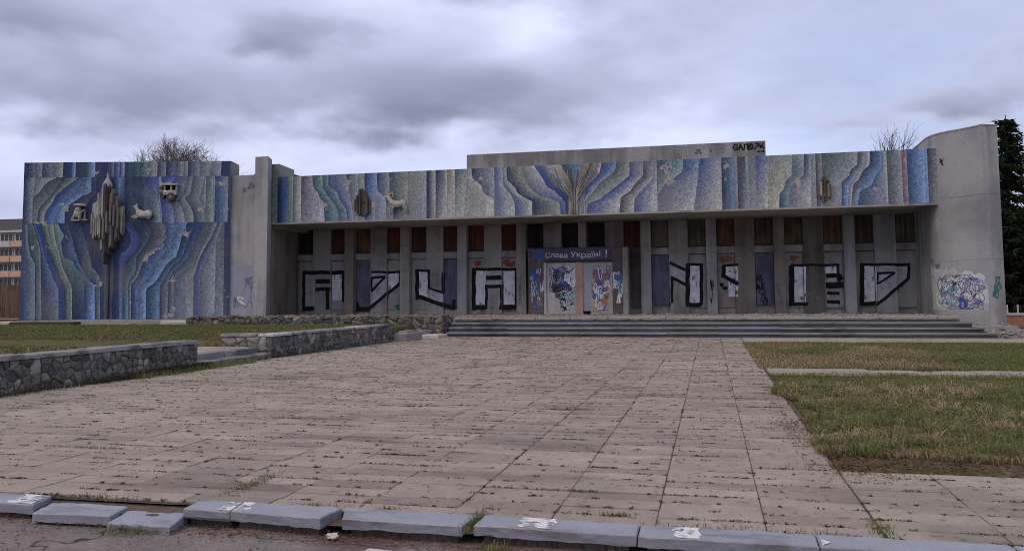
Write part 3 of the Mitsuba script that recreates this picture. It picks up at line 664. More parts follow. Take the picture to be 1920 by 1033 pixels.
def tube(points, radii, sides=5):
    p = np.asarray(points, float)
    r = np.broadcast_to(np.asarray(radii, float), (len(p),))
    t = np.gradient(p, axis=0)
    t /= np.sqrt((t * t).sum(1, keepdims=True)) + 1e-12
    ref = np.where(np.abs(t[:, 2:]) < 0.9, [0, 0, 1.0], [1.0, 0, 0])
    a = cross(t, ref)
    a /= np.sqrt((a * a).sum(1, keepdims=True)) + 1e-12
    b = cross(t, a)
    ang = np.arange(sides) * 2 * np.pi / sides
    v = p[:, None] + r[:, None, None] * (np.cos(ang)[None, :, None] * a[:, None] + np.sin(ang)[None, :, None] * b[:, None])
    i, j = np.meshgrid(np.arange(len(p) - 1), np.arange(sides), indexing='ij')
    q = np.stack([i * sides + j, i * sides + (j + 1) % sides, (i + 1) * sides + (j + 1) % sides, (i + 1) * sides + j], -1).reshape(-1, 4)
    f = np.vstack([q[:, [0, 2, 1]], q[:, [0, 3, 2]]])
    return trimesh.Trimesh(v.reshape(-1, 3), f, process=False)

def rubble_stones(rg, U, Z, size, inside=None):
    """Irregular stones filling a U x Z wall face: (outline, inner outline, how far it stands out)."""
    nu, nz = max(2, int(round(U / size * 1.2))), max(2, int(round(Z / (size * 0.70))))
    pts = []
    for j in range(nz):
        for i in range(nu):
            pts.append([(i + 0.5 + (0.5 if j % 2 else 0) + rg.uniform(-0.42, 0.42)) * U / nu, (j + 0.5 + rg.uniform(-0.40, 0.40)) * Z / nz])
    pts = np.array(pts)
    pts = pts[rg.random(len(pts)) > 0.30]
    far = np.array([[-9 * U - 9, 0], [9 * U + 9, 0], [0, -9 * U - 9], [0, 9 * U + 9]])
    vor = Voronoi(np.vstack([pts, far]))
    frame = sbox(0, 0, U, Z) if inside is None else inside
    out = []
    for k in range(len(pts)):
        reg = vor.regions[vor.point_region[k]]
        if -1 in reg or len(reg) < 3:
            continue
        g = Polygon(vor.vertices[reg]).intersection(frame)
        if g.is_empty or g.geom_type != 'Polygon' or g.area < 0.15 * size * size:
            continue
        g = g.buffer(-size * 0.16).buffer(size * 0.135, quad_segs=2).simplify(size * 0.03)
        if g.is_empty or g.geom_type != 'Polygon':
            continue
        out.append(g)
    return out

def stone_mesh(rg, g, place, proud, size):
    ring = np.array(g.exterior.coords)[:-1]
    if not g.exterior.is_ccw:
        ring = ring[::-1]
    c = ring.mean(0)
    n = len(ring)
    mid = c + (ring - c) * 0.93
    inn = c + (ring - c) * 0.62
    tilt = rg.uniform(-0.22, 0.22, 2)
    h1 = proud * 0.62 + (mid - c) @ tilt * 0.6
    h2 = proud + (inn - c) @ tilt + rg.uniform(-0.12, 0.12, n) * proud
    rows = [place(ring[:, 0], ring[:, 1], np.full(n, -0.05)), place(mid[:, 0], mid[:, 1], h1), place(inn[:, 0], inn[:, 1], h2),
            place(c[:1], c[1:], np.array([proud * 1.08]))]
    v = np.vstack(rows)
    f = []
    for r in (0, n):
        for k in range(n):
            a, b = r + k, r + (k + 1) % n
            f += [[a, b, b + n], [a, b + n, a + n]]
    for k in range(n):
        f.append([2 * n + k, 2 * n + (k + 1) % n, 3 * n])
    return trimesh.Trimesh(v, f, process=False)

def lay_stones(rg, owner, U, Z, size, place, proud=(0.015, 0.05), inside=None, cap=300, pale=0.12, part='stone'):
    n = 0
    for g in rubble_stones(rg, U, Z, size, inside):
        m = stone_mesh(rg, g, place, rg.uniform(*proud), size)
        i = 4 if rg.random() < pale else int(rg.choice([0, 1, 2, 3, 5]))
        put(owner + '__' + part, m, STONES[i], 32)
        n += 1
    # small wedges and crumbs of mortar pressed into the joints
    bits = []
    for _ in range(int(U * Z * 55)):
        u, z = rg.uniform(0.03, U - 0.03), rg.uniform(0.03, Z - 0.06)
        if inside is not None and not inside.contains(shapely.Point(u, z + 0.05)):
            continue
        m = trimesh.creation.icosphere(1, 1.0)
        v = np.array(m.vertices) * (0.7 + 0.6 * rg.random(len(m.vertices)))[:, None] * size * rg.uniform(0.10, 0.26) * np.array([rg.uniform(.7, 1.5), rg.uniform(.5, 1.1), 0.7])
        m.vertices = place(u + v[:, 0], z + v[:, 1], 0.012 + v[:, 2])
        if m.volume < 0:
            m.invert()
        bits.append(m)
    if bits:
        k = put(owner + '__joint_chips', join(bits), STONES[int(rg.choice([1, 3, 0]))], 40)
        labels[k] = {'kind': 'stuff'}
    return n

def blades(rg, pts, hmin, hmax, width, lean=0.55, patch=None):
    """Grass: every blade two bent segments of its own, uv = its number."""
    n = len(pts)
    h = rg.uniform(hmin, hmax, n) * (1 if patch is None else patch)
    a = rg.uniform(0, 2 * np.pi, n)
    out = np.c_[np.cos(a), np.sin(a), np.zeros(n)]
    b = rg.uniform(0, 2 * np.pi, n)
    side = np.c_[np.cos(b), np.sin(b), np.zeros(n)] * (width * rg.uniform(0.6, 1.3, n) / 2)[:, None]
    l = rg.uniform(0.1, 1.0, n) * lean * 2
    up = np.array([0, 0, 1.0])
    mid = pts + (h * 0.58)[:, None] * up + out * (h * l * 0.25)[:, None]
    tip = pts + (h * (1.0 - 0.28 * l))[:, None] * up + out * (h * l * 0.85)[:, None]
    v = np.stack([pts - side, pts + side, mid - side * 0.75, mid + side * 0.75, tip], 1).reshape(-1, 3)
    k = np.arange(n)[:, None] * 5
    f = np.vstack([k + [0, 1, 3], k + [0, 3, 2], k + [2, 3, 4]])
    uv = np.repeat(np.c_[np.arange(n) + 0.5, np.full(n, 0.5)], 5, 0)
    return (v, f), uv

def flakes(rg, pts, size):
    """Dead leaves: small curled four-cornered flakes lying on the ground."""
    n = len(pts)
    a = rg.uniform(0, 2 * np.pi, n)
    s = size * rg.uniform(0.5, 1.4, n)
    d1 = np.c_[np.cos(a), np.sin(a), rg.uniform(-0.35, 0.35, n)] * s[:, None]
    d2 = np.c_[-np.sin(a), np.cos(a), rg.uniform(-0.5, 0.5, n)] * (s * 0.45)[:, None]
    lift = np.array([0, 0, 1.0]) * (s * 0.30)[:, None]
    v = np.stack([pts - d1 / 2 + lift * 0.5, pts + d2 / 2 + lift, pts + d1 / 2 + lift * 0.5, pts - d2 / 2 + lift * 0.6], 1).reshape(-1, 3)
    k = np.arange(n)[:, None] * 4
    f = np.vstack([k + [0, 1, 3], k + [1, 2, 3]])
    uv = np.repeat(np.c_[np.arange(n) + 0.5, np.full(n, 0.5)], 4, 0)
    return (v, f), uv
# ------------------------------------------------------------------ the setting
def ground_grid(x0, x1, y0, y1, z, step, amp, k=0.8, edge=0.03):
    nx, ny = max(2, int((x1 - x0) / step) + 1), max(2, int((y1 - y0) / step) + 1)
    gx, gy = np.r_[x0, x0 + 0.012, np.linspace(x0, x1, nx)[1:-1], x1 - 0.012, x1], np.r_[y0, y0 + 0.012, np.linspace(y0, y1, ny)[1:-1], y1 - 0.012, y1]
    nx, ny = len(gx), len(gy)
    X, Y = np.meshgrid(gx, gy)
    P = np.c_[X.ravel(), Y.ravel(), np.zeros(X.size)]
    d = np.minimum.reduce([P[:, 0] - x0, x1 - P[:, 0], P[:, 1] - y0, y1 - P[:, 1]])
    h = amp * (meshkit.fbm(P * k + 3, 4, 5) - 0.35) * np.clip(d / 0.5, 0, 1) - edge * np.clip(1 - d / 0.25, 0, 1) - 0.45 * (d <= 1e-6) * (edge > 0)
    P[:, 2] = z + h
    i, j = np.meshgrid(np.arange(ny - 1), np.arange(nx - 1), indexing='ij')
    a = (i * nx + j).ravel()
    f = np.vstack([np.c_[a, a + 1, a + nx + 1], np.c_[a, a + nx + 1, a + nx]])
    return trimesh.Trimesh(P, f, process=False)

def flat(x0, x1, y0, y1, z):
    return trimesh.Trimesh([[x0, y0, z], [x1, y0, z], [x1, y1, z], [x0, y1, z]], [[0, 1, 2], [0, 2, 3]], process=False)

structure('ground', flat(-900, 900, -300, 1500, -0.30), 'turf')
structure('road', ground_grid(-30, 30, -12, 5.98, -0.118, 0.12, 0.06, 1.3, 0.0), 'asphalt', True)
PLAZA_X0, PLAZA_X1, PLAZA_Y0, PLAZA_Y1 = -11.66, 1.09, 6.07, 33.2
structure('kerb_bed', flat(-12, 12, 5.80, 6.10, -0.045), 'soil')
structure('plaza', flat(-11.8, 1.10, 6.06, 33.25, -0.013), 'soil')
structure('soil_bed', flat(1.10, 70, 6.06, 110, -0.032), 'soil')
structure('lawn', ground_grid(1.16, 34, 8.35, 17.42, 0.0, 0.14, 0.05), 'turf', True)
structure('lawn_001', ground_grid(1.16, 34, 19.15, 29.15, 0.0, 0.2, 0.08), 'turf', True)
structure('lawn_002', ground_grid(-75, -11.95, 4, 17.5, 0.45, 0.25, 0.14), 'turf', True)
structure('lawn_003', ground_grid(-75, -14.9, 17.45, 21.0, 0.45, 0.25, 0.12), 'turf', True)
structure('lawn_004', ground_grid(-75, -11.95, 20.95, 33.3, 0.45, 0.25, 0.12), 'turf', True)
structure('lawn_005', flat(-140, -22.0, 33.3, 130, 0.42), 'turf')
structure('lawn_006', flat(11.2, 90, 34.5, 140, -0.01), 'turf')

# paving slabs of the square: rows of long slabs across the approach
slab_rng = np.random.default_rng(5)
xs = [PLAZA_X1 - 0.75 * k for k in range(18)]
ROW = 0.2465
rows = [PLAZA_Y0 + ROW * k for k in range(int((PLAZA_Y1 - PLAZA_Y0) / ROW) + 1)]
def slab(x0, x1, y0, y1):
    r = slab_rng
    g = 0.0025
    q = [(x0 + g + r.uniform(-.002, .004), y0 + 0.0035 + r.uniform(-.002, .003)), (x1 - g, y0 + 0.0035 + r.uniform(-.002, .003)),
         (x1 - g, y1 - 0.0035), (x0 + g, y1 - 0.0035)]
    z = r.uniform(-0.004, 0.004) - (0.007 if r.random() < 0.05 else 0)
    return quad_block(q, z - 0.03, z, 0.004, r.uniform(-0.008, 0.008, 2))
plaza_slabs = []
for j, y in enumerate(rows[:-1]):
    for i in range(17):
        x1, x0 = xs[i], xs[i + 1]
        wide = 0.002 if i in (1, 2, 4) else 0.0
        cx, cy = (x0 + x1) / 2, y + ROW / 2
        inframe = cx / cy > -0.98
        plaza_slabs.append(((0 if inframe else 60) + cx * cx * 0.2 + cy * cy, slab(x0 + wide, x1 - wide, y, y + ROW), int(slab_rng.choice(5, p=[.26, .24, .2, .22, .08]))))
plaza_slabs.sort(key=lambda s: s[0])
for _, m, k in plaza_slabs[:300]:
    put('plaza__slab', m, SLABS[k])
for k in range(5):
    key = put('plaza__far_slabs', join([m for _, m, kk in plaza_slabs[300:] if kk == k]), SLABS[k])
    labels[key] = {'kind': 'stuff'}
# the grey paving to the right of the approach, at the kerb
right_slabs = []
for j, y in enumerate(rows):
    if y + ROW > 8.3:
        break
    for i in range(14):
        right_slabs.append(slab(1.105 + 0.75 * i, 1.105 + 0.75 * (i + 1) - (0.002 if i < 3 else 0), y, y + ROW))
structure('pavement', flat(1.10, 12.0, 6.065, 8.32, -0.012), 'soil')
for m in right_slabs:
    put('pavement__slab', m, 'paving_grey')
# the strip along the foot of the stairs, and the narrow path between the lawns
structure('pavement_001', flat(1.10, 40, 29.2, 33.2, -0.026), 'soil')
for i in range(26):
    for j in range(3):
        x0, y0 = 1.12 + 1.5 * i, 29.22 + 1.32 * j
        z = slab_rng.uniform(-0.008, 0.008)
        put('pavement_001__slab', quad_block([(x0, y0), (x0 + 1.485, y0), (x0 + 1.485, y0 + 1.305), (x0, y0 + 1.305)], z - 0.025, z, 0.008), 'paving_grey')
structure('path', flat(1.10, 34, 17.42, 19.05, -0.025), 'soil')
for i in range(16):
    x0 = 1.14 + 2.0 * i
    z = slab_rng.uniform(-0.012, 0.012)
    put('path__slab', quad_block([(x0, 17.47), (x0 + 1.98, 17.47 + slab_rng.uniform(-.04, .04)), (x0 + 1.98, 18.98), (x0, 18.98 + slab_rng.uniform(-.03, .03))], z - 0.03, z + 0.03, 0.012), 'paving_grey')
structure('path_001', flat(-14.95, -12.2, 17.5, 20.9, 0.262), 'soil')
for i in range(2):
    x1 = -12.25 - 1.34 * i
    for j in range(2):
        z = 0.30 + slab_rng.uniform(-0.008, 0.008)
        put('path_001__slab', quad_block([(x1 - 1.325, 17.52 + 1.68 * j), (x1, 17.52 + 1.68 * j), (x1, 19.18 + 1.68 * j), (x1 - 1.325, 19.18 + 1.68 * j)], z - 0.04, z, 0.012), 'paving_grey')

# ------------------------------------------------------------------ the derelict hall
H = thing('abandoned_hall', 'long derelict concrete hall with blue mosaic frieze, tall fins and graffiti across its boarded front', 'building')
SOF, TOPZ, CY, PLAT = 5.20, 7.40, 36.50, 0.76
FIN = [-17.89 + 3.0 * k for k in range(9)]

def curve_at(pts, z):
    a = np.array(pts)
    if len(a) == 1:
        return np.full(len(z), a[0, 0])
    a = a[np.argsort(a[:, 1])]
    return np.interp(z, a[:, 1], a[:, 0])

def mosaic_bands(owner, table, z0, z1, place, rg, n=26, wide=0.95, swing=26):
    """Each colour field of the mosaic: a thin skin of tesserae between two drawn lines."""
    z = np.linspace(z0, z1, n)
    left = curve_at(table[0][0], z)
    for (c, cols), (c2, _) in zip(table[:-1], table[1:]):
        right = np.maximum(curve_at(c2, z), left)
        names = cols.split()
        QUADS.append([NAMES.index(k) for k in names] + [max(1, int(round(float((right - left).mean()) / wide))), swing])
        idx = len(QUADS) - 1
        m = 4
        t = np.linspace(0, 1, m + 1)
        U = left[:, None] * (1 - t) + right[:, None] * t
        Z = np.repeat(z[:, None], m + 1, 1)
        d = rg.uniform(0.016, 0.034)
        front = place(U.ravel(), Z.ravel(), np.full(U.size, d))
        uv = np.c_[np.tile(0.001 + 0.998 * t, n) + 2 * idx, np.repeat((z - z0) / (z1 - z0), m + 1)]
        i, j = np.meshgrid(np.arange(n - 1), np.arange(m), indexing='ij')
        a = (i * (m + 1) + j).ravel()
        f = [np.c_[a, a + 1, a + m + 2], np.c_[a, a + m + 2, a + m + 1]]
        # returns to the wall along both edges, top and foot
        ring = np.concatenate([np.arange(m + 1), (np.arange(1, n)) * (m + 1) + m, (n - 1) * (m + 1) + np.arange(m - 1, -1, -1), np.arange(n - 2, 0, -1) * (m + 1)])
        back = place(U.ravel()[ring], Z.ravel()[ring], np.full(len(ring), -0.002))
        o = len(front)
        k = np.arange(len(ring))
        k2 = (k + 1) % len(ring)
        f += [np.c_[ring[k], o + k, o + k2], np.c_[ring[k], o + k2, ring[k2]]]
        put(owner + '__mosaic_band', (np.vstack([front, back]), np.vstack(f)), 'mosaic', uv=np.vstack([uv, uv[ring]]))
        left = right

# main mass behind the recess, roof and parapet
put(H + '__back_wall', bx(-23.0, 10.0, 40.62, 66, -0.2, 7.32), 'concrete')
put(H + '__roof', bx(-23.0, 10.0, 40.6, 66.2, 7.32, 7.37), 'roofing')
put(H + '__parapet', join([bx(-10.66 + 3.275 * k, -10.66 + 3.275 * (k + 1) - 0.006, 36.72, 37.1, 7.30, 8.08, 0.015) for k in range(4)]), 'concrete_cool')
put(H + '__parapet_side', join([bx(-10.6, 2.4, 36.9, 37.2, 7.2, 8.05), bx(-10.66, -10.36, 37.11, 50, 7.30, 8.07), bx(2.1, 2.42, 37.11, 50, 7.30, 8.07)]), 'concrete')
# canopy carrying the long frieze
can = put(H + '__canopy', bx(-20.36, 9.16, CY + 0.001, 40.6, SOF, TOPZ, 0.01), 'concrete')
put(can + '__soffit', bx(-20.3, 9.1, CY + 0.06, 40.6, SOF - 0.05, SOF - 0.004), 'concrete')
put(can + '__edge_strip', bx(-20.36, 9.18, CY - 0.03, CY + 0.05, SOF - 0.075, SOF - 0.003), 'concrete')
brg = np.random.default_rng(77)
mosaic_bands(can, CANOPY, SOF, TOPZ, flat_wall(CY), brg)

# recess: nine fins, pilasters, boarded windows, panels
put(H + '__inner_wall', bx(-22.0, 9.5, 40.56, 40.615, PLAT, SOF - 0.05), 'concrete')
for k, x in enumerate(FIN):
    w = 0.235 if k != 4 else 0.19
    m = {0: 'concrete_brown', 7: 'concrete_brown', 4: 'concrete'}.get(k, 'concrete_pale' if k in (6, 8, 2) else 'concrete')
    put(H + '__column', bx(x - w, x + w, 40.0, 40.56, PLAT if k != 4 else PLAT, SOF - 0.052, 0.015), m)
BOARDS = ['dr', 'or', 'rr', 'rr', 'dd', 'dr', 'gg', 'ob', 'bo', 'bg']
BM = dict(d='board_dark', r='board_red', o='board_orange', g='board_grey', b='board_brown')
PANELS = ['ll', 'sl', 'ls', 'll', 'kk', 'kk', 'sl', 'us', 'ul', 'll']
PM = dict(l='panel_light', s='sheet_blue', k='concrete_soot', u='panel_rust')
PIL = ['concrete'] * 7 + ['concrete_brown', 'concrete_soot', 'concrete_pale']
STRIPS = []                 # (x0, x1, front y) of everything that graffiti can lie on
prg = np.random.default_rng(8)
for b in range(10):
    a = FIN[b - 1] + 0.24 if b else -20.93
    e = FIN[b] - 0.24 if b < 9 else 8.93
    w = (e - a) * 0.325
    put(H + '__pilaster', bx(a + w, e - w, 40.30, 40.56, PLAT, SOF - 0.052, 0.012), PIL[b])
    STRIPS.append((a + w, e - w, 40.30))
    for s in range(2):
        x0, x1 = (a, a + w) if s == 0 else (e - w, e)
        win = put(H + '__window', bx(x0 + 0.05, x1 - 0.05, 40.47, 40.50, 3.93, SOF - 0.06), BM[BOARDS[b][s]])
        fr = [bx(x0, x0 + 0.05, 40.42, 40.52, 3.87, SOF - 0.055), bx(x1 - 0.05, x1, 40.42, 40.52, 3.87, SOF - 0.055), bx(x0 + 0.051, x1 - 0.051, 40.42, 40.52, 3.87, 3.93)]
        put(win + '__frame', join(fr), 'frame_dark')
        put(H + '__lintel', bx(x0, x1, 40.36, 40.55, 3.55, 3.866, 0.01), 'concrete' if b not in (4, 5) else 'concrete_soot')
        pk = PANELS[b][s]
        put(H + '__wall_panel', bx(x0 + 0.02, x1 - 0.02, 40.42 if pk != 's' else 40.38, 40.55, 1.02 if pk != 's' else 1.16, 3.50, 0.008), PM[pk])
        STRIPS.append((x0 + 0.02, x1 - 0.02, 40.42 if pk != 's' else 40.38))
        put(H + '__sill_block', bx(x0 + 0.01, x1 - 0.01, 40.44, 40.55, PLAT, 0.99 if prg.random() < 0.5 else 0.86, 0.01), 'panel_light' if prg.random() < 0.6 else 'concrete')
        if pk == 'u' or b == 3:
            put(H + '__rust_patch', sheet(unary_union([blob(prg, (x0 + x1) / 2 + prg.uniform(-.16, .16), 3.30 + prg.uniform(-.12, .1), (x1 - x0) * prg.uniform(.1, .26), prg.uniform(.05, .14), 18, 0.5) for _ in range(4)]).intersection(sbox(x0 + .03, 3, x1 - .03, 3.49)), flat_wall(40.418)), 'spray_rust' if b != 3 else 'spray_red')
for x in FIN:
    STRIPS.append((x - 0.235, x + 0.235, 40.0))

# the eight painted letters, wrapped over panels and pilasters; they skip the fins and the blue sheets that were hung later
for li, (bk, gy, wh) in enumerate(LETTERS):
    gb = unary_union([Polygon(p).buffer(0.014) for p in bk])
    gb = Polygon() if gb.is_empty else unary_union([Polygon([(x + 0.012 * math.sin(7 * z + 3 * x + li), z + 0.012 * math.sin(6 * x + 2 * z)) for x, z in g.exterior.coords], [[(x + 0.012 * math.sin(7 * z + 3 * x + li), z + 0.012 * math.sin(6 * x + 2 * z)) for x, z in r.coords] for r in g.interiors]).buffer(0) for g in getattr(gb.segmentize(0.12), 'geoms', [gb.segmentize(0.12)])])
    drips = []
    for g in getattr(gb, 'geoms', [gb]):
        x0, z0, x1, z1 = g.bounds
        for _ in range(int(2 + 3 * (x1 - x0))):
            x = prg.uniform(x0 + .03, x1 - .03)
            hit = g.intersection(LineString([(x, z0 - .1), (x, z1 + .1)]))
            if not hit.is_empty:
                zb = hit.bounds[1]
                drips.append(Polygon([(x - .012, zb + .03), (x + .012, zb + .03), (x + .006, zb - prg.uniform(.05, .32)), (x - .006, zb - .05)]))
    gb = unary_union([gb] + [d.buffer(0) for d in drips])
    worn = unary_union([blob(prg, prg.uniform(gb.bounds[0], gb.bounds[2]), prg.uniform(1.0, 2.9), prg.uniform(.02, .09), prg.uniform(.02, .16), 12, .6) for _ in range(13)])
    def skin(g):
        ms = []
        for (x0, x1, y) in STRIPS:
            h = g.intersection(sbox(x0, 0.8, x1, 3.6))
            if y == 40.0 or h.is_empty or (y == 40.38 and (g is not gb or li == 4)):
                continue
            m = sheet(h, flat_wall(y + 0.002), 0.008)
            if m is not None:
                ms.append(m)
        return join(ms) if ms else None
    L = put(H + '__graffiti_letter', skin(gb), 'spray_black')
    for polys, part, m in ((wh, 'white_fill', 'spray_white'), (gy, 'silver_fill', 'spray_silver')):
        for p in polys:
            k = skin(Polygon(p).buffer(0).difference(gb).difference(worn))
            if k is not None:
                put(L + '__' + part, k, m)
put(H + '__graffiti_tag', sheet(scribble(prg, 4.0, 4.9, 1.05, 1.7, 5, 0.05), flat_wall(40.296)), 'spray_grey')
put(H + '__graffiti_tag', sheet(scribble(prg, -9.0, -8.72, 1.2, 2.2, 4, 0.03), flat_wall(39.998)), 'spray_violet')
put(H + '__graffiti_tag', sheet(scribble(prg, 2.95, 3.25, 1.1, 2.2, 4, 0.03), flat_wall(39.998)), 'spray_violet')
put(H + '__graffiti_tag', sheet(scribble(prg, 0.0, 0.2, 1.2, 2.3, 4, 0.035), flat_wall(39.998)), 'spray_black')
put(H + '__graffiti_tag', sheet(scribble(prg, 2.0, 2.55, 1.2, 2.5, 7, 0.035), flat_wall(40.37)), 'spray_black')
put(H + '__graffiti_tag', sheet(blob(prg, -15.2, 1.15, 0.35, 0.16), flat_wall(40.414)), 'spray_teal')
put(H + '__graffiti_tag', sheet(scribble(prg, -17.3, -16.5, 1.5, 2.3, 3, 0.03).intersection(sbox(-17.4, 1, -16.8, 3)), flat_wall(40.296)), 'spray_grey')

# entrance box
V = put(H + '__entrance_box', join([bx(-8.38, -7.62, 39.25, 40.29, PLAT, 3.2), bx(-4.38, -3.90, 39.25, 40.29, PLAT, 3.2), bx(-8.38, -3.90, 39.22, 40.29, 3.2, 3.90, 0.01)]), 'concrete_soot')
put(V + '__jamb', bx(-3.895, -3.66, 39.15, 40.29, PLAT, 3.86, 0.015), 'concrete')
put(V + '__jamb', bx(-7.615, -7.50, 39.17, 39.36, PLAT, 3.19, 0.01), 'door_white')
sgn = put(V + '__sign_board', bx(-8.22, -4.42, 39.185, 39.215, 3.30, 3.84, 0.006), 'sign_purple')
def lettering(word, x, z, h, sq=1.0):
    m = meshkit.text_mesh(word, h, 0.004)
    w = np.array(m.vertices)
    wob = 0.02 * np.sin(w[:, 0] * 7 + x)
    m.vertices = np.c_[x + w[:, 0] * sq, 39.183 - w[:, 2], z + w[:, 1] * 1.0 + wob]
    if m.volume < 0:
        m.invert()
    return m
put(V + '__lettering', join([lettering('Слава', -7.55, 3.43, 0.24, 1.12), lettering('Україні', -6.33, 3.42, 0.26, 1.18), lettering('!', -4.72, 3.40, 0.34, 1.1)]), 'spray_white')
put(V + '__door', bx(-7.495, -6.10, 39.27, 39.33, PLAT + 0.01, 3.19), 'door_white')
put(V + '__post', bx(-6.09, -5.78, 39.20, 39.45, PLAT, 3.195, 0.012), 'post_pink')
put(V + '__door', bx(-5.42, -4.385, 39.28, 39.34, PLAT + 0.01, 3.19), 'door_beige')
put(V + '__door_strip', bx(-5.775, -5.425, 39.30, 39.36, PLAT + 0.16, 3.19), 'door_blue')
put(V + '__lintel_bar', bx(-7.5, -4.385, 39.17, 39.25, 3.20, 3.28, 0.008), 'frame_dark')
vrg = np.random.default_rng(31)
def tag(owner, m, g, y=39.268, depth=0.003):
    s = sheet(g, flat_wall(y), depth)
    if s is not None:
        put(owner + '__graffiti', s, m)
tag(V, 'spray_grey', unary_union([blob(vrg, -6.85 + vrg.uniform(-.35, .3), vrg.uniform(1.7, 2.8), .3, .32, 18, .5) for _ in range(7)]).intersection(sbox(-7.48, 1.5, -6.12, 3.1)))
tag(V, 'spray_blue', scribble(vrg, -7.25, -6.45, 1.9, 2.95, 16, 0.045), 39.263)
tag(V, 'spray_black', scribble(vrg, -7.35, -6.2, 1.6, 3.0, 16, 0.028), 39.259)
tag(V, 'spray_white', scribble(vrg, -6.65, -6.15, 2.1, 3.0, 10, 0.05), 39.255)
tag(V, 'spray_cyan', scribble(vrg, -6.9, -6.15, 1.15, 1.8, 12, 0.035), 39.263)
tag(V, 'spray_black', scribble(vrg, -7.1, -6.2, 0.95, 1.75, 6, 0.025), 39.255)
tag(V, 'spray_rose', scribble(vrg, -5.3, -4.55, 1.75, 2.8, 24, 0.04), 39.278)
tag(V, 'spray_grey', scribble(vrg, -5.3, -4.6, 1.5, 2.7, 10, 0.028), 39.274)
tag(V, 'spray_orange', unary_union([blob(vrg, -4.92 + vrg.uniform(-.2, .2), vrg.uniform(1.15, 1.6), .14, .11, 16, .5) for _ in range(8)]), 39.278)
tag(V, 'spray_white', scribble(vrg, -4.34, -3.94, 1.3, 2.7, 16, 0.04), 39.248)
tag(V, 'spray_cyan', scribble(vrg, -4.34, -3.94, 1.6, 2.6, 8, 0.03), 39.246)
tag(V, 'spray_blue', scribble(vrg, -4.34, -3.94, 2.2, 2.9, 6, 0.035), 39.244)
tag(V, 'spray_red', scribble(vrg, -8.2, -7.7, 2.3, 2.95, 9, 0.05), 39.248)
tag(V, 'spray_teal', scribble(vrg, -8.2, -7.75, 1.8, 2.1, 8, 0.05), 39.248)
tag(V, 'spray_white', blob(vrg, -7.74, 1.95, 0.075, 0.16, rough=0.4), 39.246)
tag(V, 'spray_grey', scribble(vrg, -8.3, -7.7, 0.9, 2.6, 12, 0.025), 39.244)
tag(V, 'spray_blue', scribble(vrg, -8.18, -7.66, 3.34, 3.80, 9, 0.05), 39.183)
tag(V, 'spray_white', scribble(vrg, -8.25, -7.65, 1.0, 2.9, 8, 0.02), 39.242)
tag(V, 'spray_blue', scribble(vrg, -8.25, -7.65, 1.0, 2.9, 10, 0.03), 39.240)
tag(V, 'spray_white', scribble(vrg, -7.4, -6.2, 0.9, 2.9, 8, 0.02), 39.251)
tag(V, 'spray_blue', scribble(vrg, -5.35, -4.5, 0.95, 3.0, 12, 0.022), 39.270)
tag(V, 'spray_white', scribble(vrg, -5.3, -4.5, 1.0, 2.9, 10, 0.03), 39.266)
for k, strokes in enumerate(([[(.9, .8), (.3, 1), (0, .5), (.3, 0), (.9, .1), (.9, .45), (.5, .45)]], [[(0, 0), (.45, 1), (.9, 0)], [(.2, .4), (.75, .4)]], [[(0, 0), (.25, .9), (.85, 1), (.9, 0)]],
                             [[(0, 1), (0, 0)], [(0, .5), (.3, .5), (.45, 1), (.85, .8), (.85, .2), (.45, 0), (.3, .5)]], [[(0, 0), (.4, .55), (.9, .5), (.8, 1), (.3, .95)]], [[(0, .9), (.25, .2), (.6, .7), (.9, .1)], [(.1, .3), (.8, .95)]])):
    g = unary_union([LineString([(1.12 + .215 * k + .18 * a + .008 * math.sin(9 * b + k), 7.73 + .24 * b) for a, b in t]).buffer(0.03) for t in strokes])
    put(H + '__graffiti_tag', sheet(g, flat_wall(36.718)), 'spray_black')
for u0, u1, z0, z1 in ((2.1, 2.36, 7.5, 7.66), (-0.55, -0.2, 7.62, 7.9), (0.1, 0.25, 7.65, 7.85)):
    put(H + '__graffiti_tag', sheet(scribble(vrg, u0, u1, z0, z1, 3, 0.045), flat_wall(36.718)), 'spray_black' if u0 > 2 else 'concrete_soot')

# the tall curved wall at the right end, cast in three lifts
def arc(p0, p1, p2, n):
    t = np.linspace(0, 1, n)[:, None]
    return (1 - t) ** 2 * np.array(p0) + 2 * t * (1 - t) * np.array(p1) + t ** 2 * np.array(p2)
inner = np.vstack([[8.93, 40.6], arc((8.80, 37.4), (8.82, 36.35), (9.45, 35.78), 9), arc((9.45, 35.78), (9.95, 35.30), (10.16, 34.85), 6)[1:]])
outer = np.vstack([[10.78, 35.08], arc((10.74, 35.5), (10.55, 36.7), (10.1, 37.9), 6), [9.9, 40.6]])
foot = [tuple(q) for q in np.vstack([inner, outer])]
TW = put(H + '__curved_wall', join([prism(foot, -0.1, 2.86), prism(foot, 2.875, 5.33), prism(foot, 5.345, 7.93)]), 'concrete_pale', 25)
core = Polygon(foot).buffer(-0.02)
put(TW + '__core', prism(core.exterior.coords[:-1], -0.05, 7.9), 'concrete')
put(TW + '__coping', prism(Polygon(foot).buffer(0.02).exterior.coords[:-1], 7.932, 7.985), 'concrete')
seg = np.r_[0, np.cumsum(np.linalg.norm(np.diff(inner[1:], axis=0), axis=1))]
def on_curve(u, z, d):
    pts = inner[1:]
    x, y = np.interp(u, seg, pts[:, 0]), np.interp(u, seg, pts[:, 1])
    tg = np.c_[np.interp(u + .02, seg, pts[:, 0]) - np.interp(u - .02, seg, pts[:, 0]), np.interp(u + .02, seg, pts[:, 1]) - np.interp(u - .02, seg, pts[:, 1])]
    tg /= np.linalg.norm(tg, axis=1, keepdims=True) + 1e-9
    return np.c_[x + tg[:, 1] * (d + 0.004), y - tg[:, 0] * (d + 0.004), z]
UL = float(seg[-1])
trg = np.random.default_rng(14)
